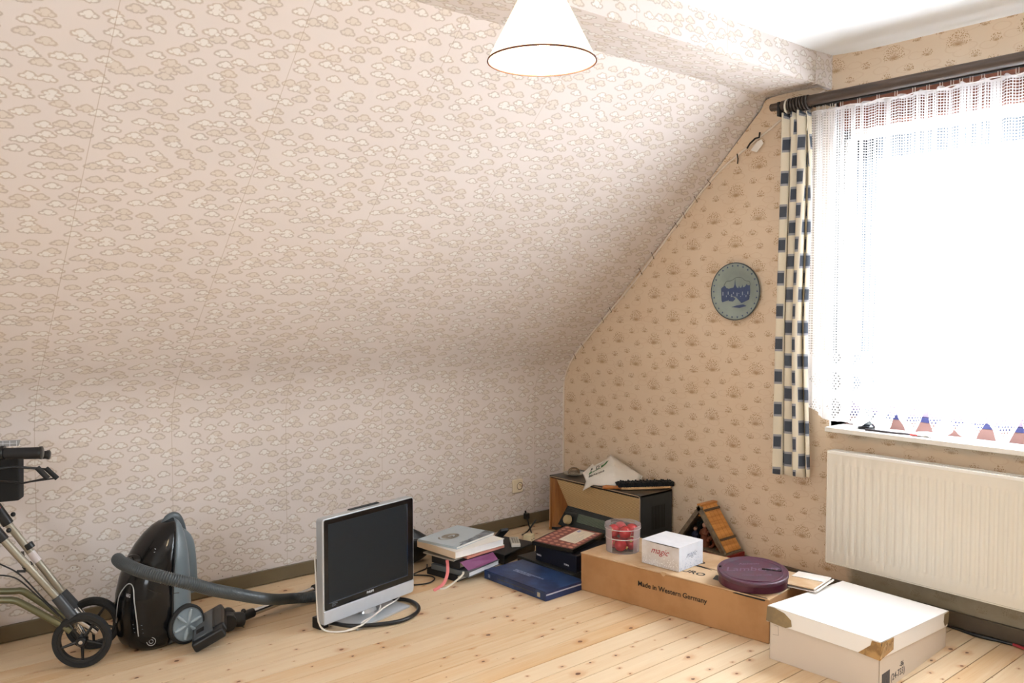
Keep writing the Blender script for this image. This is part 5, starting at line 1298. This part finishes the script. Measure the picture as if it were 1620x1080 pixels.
g = G().lathe([(.118, .0030), (.119, .0038), (.120, .0030)], seg=72).xf(TL(0)); build('embossed_ring', g, pl_, ld, smooth=40)
g = G().tube([(.035, -.020, .0045), (.052, -.045, .0045), (.062, -.068, .0045), (.075, -.085, .0045)], [.004, .0028, .0026, .005], 8, smooth=4).xf(TL(0)); build('paint_chip', g, M_INK, ld)
g = G().box((0, 0, 0), (.008, .006, .006)); g.xf(Matrix.Translation((-.095, .093, .066))); build('dent', g, M_INK, ld)
g = G()
for k in range(14):
    a = -1.35 + .05*k + random.uniform(-.02, .02); z = random.uniform(.012, .044); r = random.uniform(.0015, .0045)
    g.lathe([(.0003, 0), (r, 0)], c=(.1384*math.cos(a), .1384*math.sin(a), z), axis=(math.cos(a), math.sin(a), 0), seg=7)
build('scratches', g, mat('bare_metal_flecks', '#b9a7a0', .4), tin)

# ------------------------------------------------------------------ nativity stable
st = thing('nativity_stable', 'small wooden A-frame stable leaning against the flowered wall behind the cardboard box', 'ornament', (-.13, -1.185, 0))
roofw = wood('orange_roof_wood', '#a86a2e', '#cf8f48', (3, 60, 60), .5); grey = wood('weathered_frame_wood', '#5b5043', '#7a6b56', (3, 50, 50), .7); bark = mat('dark_bark', '#55432f', .8)
AY, AZ = -1.182, .322
def slab(sgn, name, m, x0, x1, t0, t1, thick=.016, lift=0.0):
    """piece of roof slab between distances t0,t1 down from the ridge"""
    ex = Vector((0, sgn*.60, -.80)).normalized(); nz = Vector((0, sgn*.80, .60))
    a = Vector((x0, AY, AZ)) + nz*lift
    g = G().prism([a + ex*t0, a + ex*t1, a + ex*t1 + Vector((x1-x0, 0, 0)), a + ex*t0 + Vector((x1-x0, 0, 0))], nz*thick*-1)
    return build(name, g, m, st, world=True, bevel=.001)
slab(-1, 'front_rafter', grey, -.195, -.178, 0, .265, .022); slab(1, 'front_rafter', grey, -.195, -.178, 0, .265, .022)
for k in range(4):
    x0 = -.180 + .030*k
    slab(-1, 'roof_slat', roofw, x0, x0+.0285, .004, .262, .010, .004)
    slab(1, 'roof_slat', grey, x0, x0+.0285, .004, .262, .010, .004)
for t0 in (.030, .190):
    slab(-1, 'cross_batten', bark, -.182, -.058, t0, t0+.012, .005, .009)
build('ridge_board', G().bb(-.190, -.060, AY-.014, AY+.014, AZ-.006, AZ+.004), roofw, st, world=True, bevel=.001)
build('gable_infill', G().prism([(-.170, AY, AZ-.020), (-.170, AY-.032, AZ-.062), (-.170, AY+.032, AZ-.062)], (.006, 0, 0)), roofw, st, world=True)
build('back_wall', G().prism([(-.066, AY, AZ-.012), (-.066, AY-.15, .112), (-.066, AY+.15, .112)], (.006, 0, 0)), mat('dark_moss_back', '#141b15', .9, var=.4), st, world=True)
g = G()
for k in range(40):
    a = random.uniform(-.055, .055); g.tube([(-.150 + random.random()*.06, AY + a, AZ-.060-abs(a)*1.0), (-.155 + random.random()*.06, AY + a*1.1, AZ-.075-abs(a)*1.2 - .02*random.random())], [.005, .002], 5)
o = build('moss_fringe', g, mat('dark_moss', '#121a14', .9), st, world=True); o['kind'] = 'stuff'
build('floor_board', G().bb(-.20, -.050, AY-.165, AY+.165, .100, .110), grey, st, world=True, bevel=.001)
rb = thing('red_box', 'red box under the little wooden stable, mostly hidden behind the cardboard box', 'box', (-.13, -1.182, 0))
build('case', G().bb(-.07, .08, -.170, .160, 0, .0985), mat('red_card', '#8e2a20', .5), rb, bevel=.002)
build('lid_edge', G().bb(-.0715, .0815, -.1715, .1615, .078, .0995), mat('dark_red_card', '#7a2119', .5), rb, bevel=.001)
def figure(name, label, x, y, h, robe, head, lean=0.0):
    t = thing(name, label, 'figurine', (x, y, .1105))
    build('robe', G().lathe([(.0005, 0), (h*.24, 0), (h*.25, h*.05), (h*.19, h*.35), (h*.17, h*.62), (h*.10, h*.76), (h*.05, h*.80)], seg=18), robe, t, smooth=60)
    build('head', G().sphere((-.002, 0, h*.88), h*.115, 14), head, t, smooth=70)
    build('hair', G().sphere((.002, 0, h*.905), h*.12, 14, (1, 1, .9)), M_REDWOOD, t, smooth=70)
    build('arms', G().tube([(0, -h*.17, h*.66), (-h*.13, -h*.16, h*.52), (-h*.22, 0, h*.55)], h*.045, 8, smooth=3).tube([(0, h*.17, h*.66), (-h*.13, h*.16, h*.52), (-h*.22, 0, h*.55)], h*.045, 8, smooth=3), robe, t, smooth=60)
skin = mat('painted_skin', '#c99a80', .5)
figure('kneeling_figurine', 'small kneeling figurine in a brown cloak inside the stable', -.150, -1.190, .120, mat('brown_robe', '#6d3a22', .6), skin)
figure('blue_figurine', 'small dark blue robed figurine at left inside the stable', -.150, -1.130, .085, mat('navy_robe', '#1c2340', .6), skin)
ox = thing('ox_figurine', 'small reddish brown ox figurine lying at the right inside the stable', 'figurine', (-.135, -1.262, .1105))
oxm = mat('red_brown_glaze', '#7a3e22', .45)
build('body', G().sphere((0, .0, .026), .026, 16, (.8, 1.55, .95)), oxm, ox, smooth=70)
build('head', G().sphere((-.016, .040, .044), .015, 14, (1.2, .9, .9)).sphere((-.034, .040, .038), .009, 12), oxm, ox, smooth=70)
build('horns', G().tube([(-.014, .050, .056), (-.014, .060, .064), (-.016, .058, .074)], [.003, .0025, .001], 8).tube([(-.014, .030, .056), (-.014, .020, .064), (-.016, .022, .074)], [.003, .0025, .001], 8), M_WHITE, ox, smooth=60)
for yy in (-.022, .022): build('leg', G().tube([(-.012, yy, .016), (-.028, yy, .008), (-.034, yy+.012, .005)], [.009, .007, .005], 8), oxm, ox, smooth=60)

# ------------------------------------------------------------------ white lidded box
wr = math.radians(3.0)
wb_ = thing('storage_box', 'large flat white lidded box with brown tape on its corners by the radiator', 'box', (-.545, -2.205, 0), wr)
BX, BY = .298, .205
def side4(g, x, y, z0, z1, t=.004):
    g.bb(-x, -x+t, -y, y, z0, z1); g.bb(x-t, x, -y, y, z0, z1); g.bb(-x, x, -y, -y+t, z0, z1); g.bb(-x, x, y-t, y, z0, z1); return g
bmw = mat('beige_white_card', '#d8ccbf', .75, var=.03, nscale=3)
build('body', side4(G(), BX, BY, .001, .138).bb(-BX, BX, -BY, BY, 0, .003), bmw, wb_, bevel=.001)
LM = Matrix.Translation((0, 0, .172)) @ Euler((math.radians(1.9), math.radians(4.4), 0)).to_matrix().to_4x4()
lw = build('lid', side4(G(), BX+.007, BY+.007, -.060, 0, .003).bb(-BX-.007, BX+.007, -BY-.007, BY+.007, -.003, 0.0).xf(LM), mat('white_lid_card', '#f0edea', .6, var=.015, nscale=3), wb_, bevel=.0012)
tape = blotch('brown_parcel_tape', '#8a6a42', '#b08a58', 30, .12, .4, .6); tape2 = blotch('dull_tape', '#7d6c52', '#9b8560', 12, .3)
X_, Y_ = BX + .0078, BY + .0078
def tp(name, pts, d, m): return build(name, G().prism([Vector(p) for p in pts], d).xf(LM), m, lw)
# corner at camera-left (x-, y+), near corner (x-, y-), right corner (x+, y-)
tp('tape', [(-X_, Y_, -.004), (-X_, Y_, -.058), (-X_, Y_-.080, -.062), (-X_, Y_-.103, -.050), (-X_, Y_-.098, -.028), (-X_, Y_-.07, -.010), (-X_, Y_-.03, -.002)], (-.0008, 0, 0), tape2)
tp('tape', [(-X_, -Y_, -.004), (-X_, -Y_, -.064), (-X_, -Y_+.075, -.060), (-X_, -Y_+.035, -.022), (-X_, -Y_+.032, -.005)], (-.0008, 0, 0), tape)
tp('tape', [(-X_-.0005, -Y_, -.003), (-X_+.100, -Y_, -.003), (-X_+.105, -Y_, -.046), (-X_+.03, -Y_, -.058), (-X_-.0005, -Y_, -.064)], (0, -.0008, 0), tape)
tp('tape', [(X_-.045, -Y_, -.006), (X_, -Y_, -.002), (X_, -Y_, -.046), (X_-.03, -Y_, -.054), (X_-.048, -Y_, -.035)], (0, -.0008, 0), tape2)
g = G()
for k in range(9):
    a = Vector((-X_ + .004 + .010*k, -Y_ - .001, -.058 + .002*k)); g.tube([a, a + Vector((random.uniform(-.004, .012), -.0022, random.uniform(.02, .045)))], [.0016, .0006], 5)
build('tape_creases', g.xf(LM), mat('shiny_tape_crease', '#d9b98c', .15, coat=.5), lw)
tp('corner_slit', [(-X_-.001, -Y_-.001, .001), (-X_-.001, -Y_-.001, -.014), (-X_+.002, -Y_-.0016, -.014), (-X_+.002, -Y_-.0016, .001)], (0, -.0005, 0), M_INK)
build('cut_tab', G().tube([(-BX-.0006, BY-.018, .132), (-BX-.0006, BY-.034, .130), (-BX-.0006, BY-.036, .098), (-BX-.0006, BY-.012, .095)], .0006, 5), mat('card_cut_line', '#a3968a', .8), wb_)
g = G(); x = -BX + .020; rr_ = random.Random(3)
while x < -BX + .082:
    w_ = rr_.choice((.0008, .0014, .0022)); g.bb(x, x + w_, -BY-.0010, -BY, .018, .066); x += w_ + rr_.choice((.001, .0018, .0026))
build('bar_code', g, mat('grey_ink', '#5d5c60', .7), wb_)
gi = mat('grey_ink', '#5d5c60', .7)
text('(24-733)', .034, gi, wb_, frame((-BX+.092, -BY-.0006, .020), (1, 0, 0), (0, 0, 1)))
text('-86', .026, gi, wb_, frame((-BX+.165, -BY-.0006, .048), (1, 0, 0), (0, 0, 1)))

# ------------------------------------------------------------------ cable on the floor by the right skirting
cf = thing('floor_cable', 'black cable with a red end along the skirting under the radiator', 'cable', (-.05, -2.5, 0))
build('sheath', G().tube([(-.020, -2.20, .006), (-.030, -2.34, .006), (-.044, -2.42, .006), (-.036, -2.50, .006), (-.030, -2.565, .006)], [.005, .006, .008, .006, .004], 10, smooth=6), M_BLACK, cf, world=True, smooth=60)
build('red_end', G().tube([(-.030, -2.560, .006), (-.045, -2.60, .009), (-.052, -2.68, .008), (-.05, -2.78, .006)], .0055, 10, smooth=6), mat('red_sheath', '#a8343c', .5), cf, world=True, smooth=60)
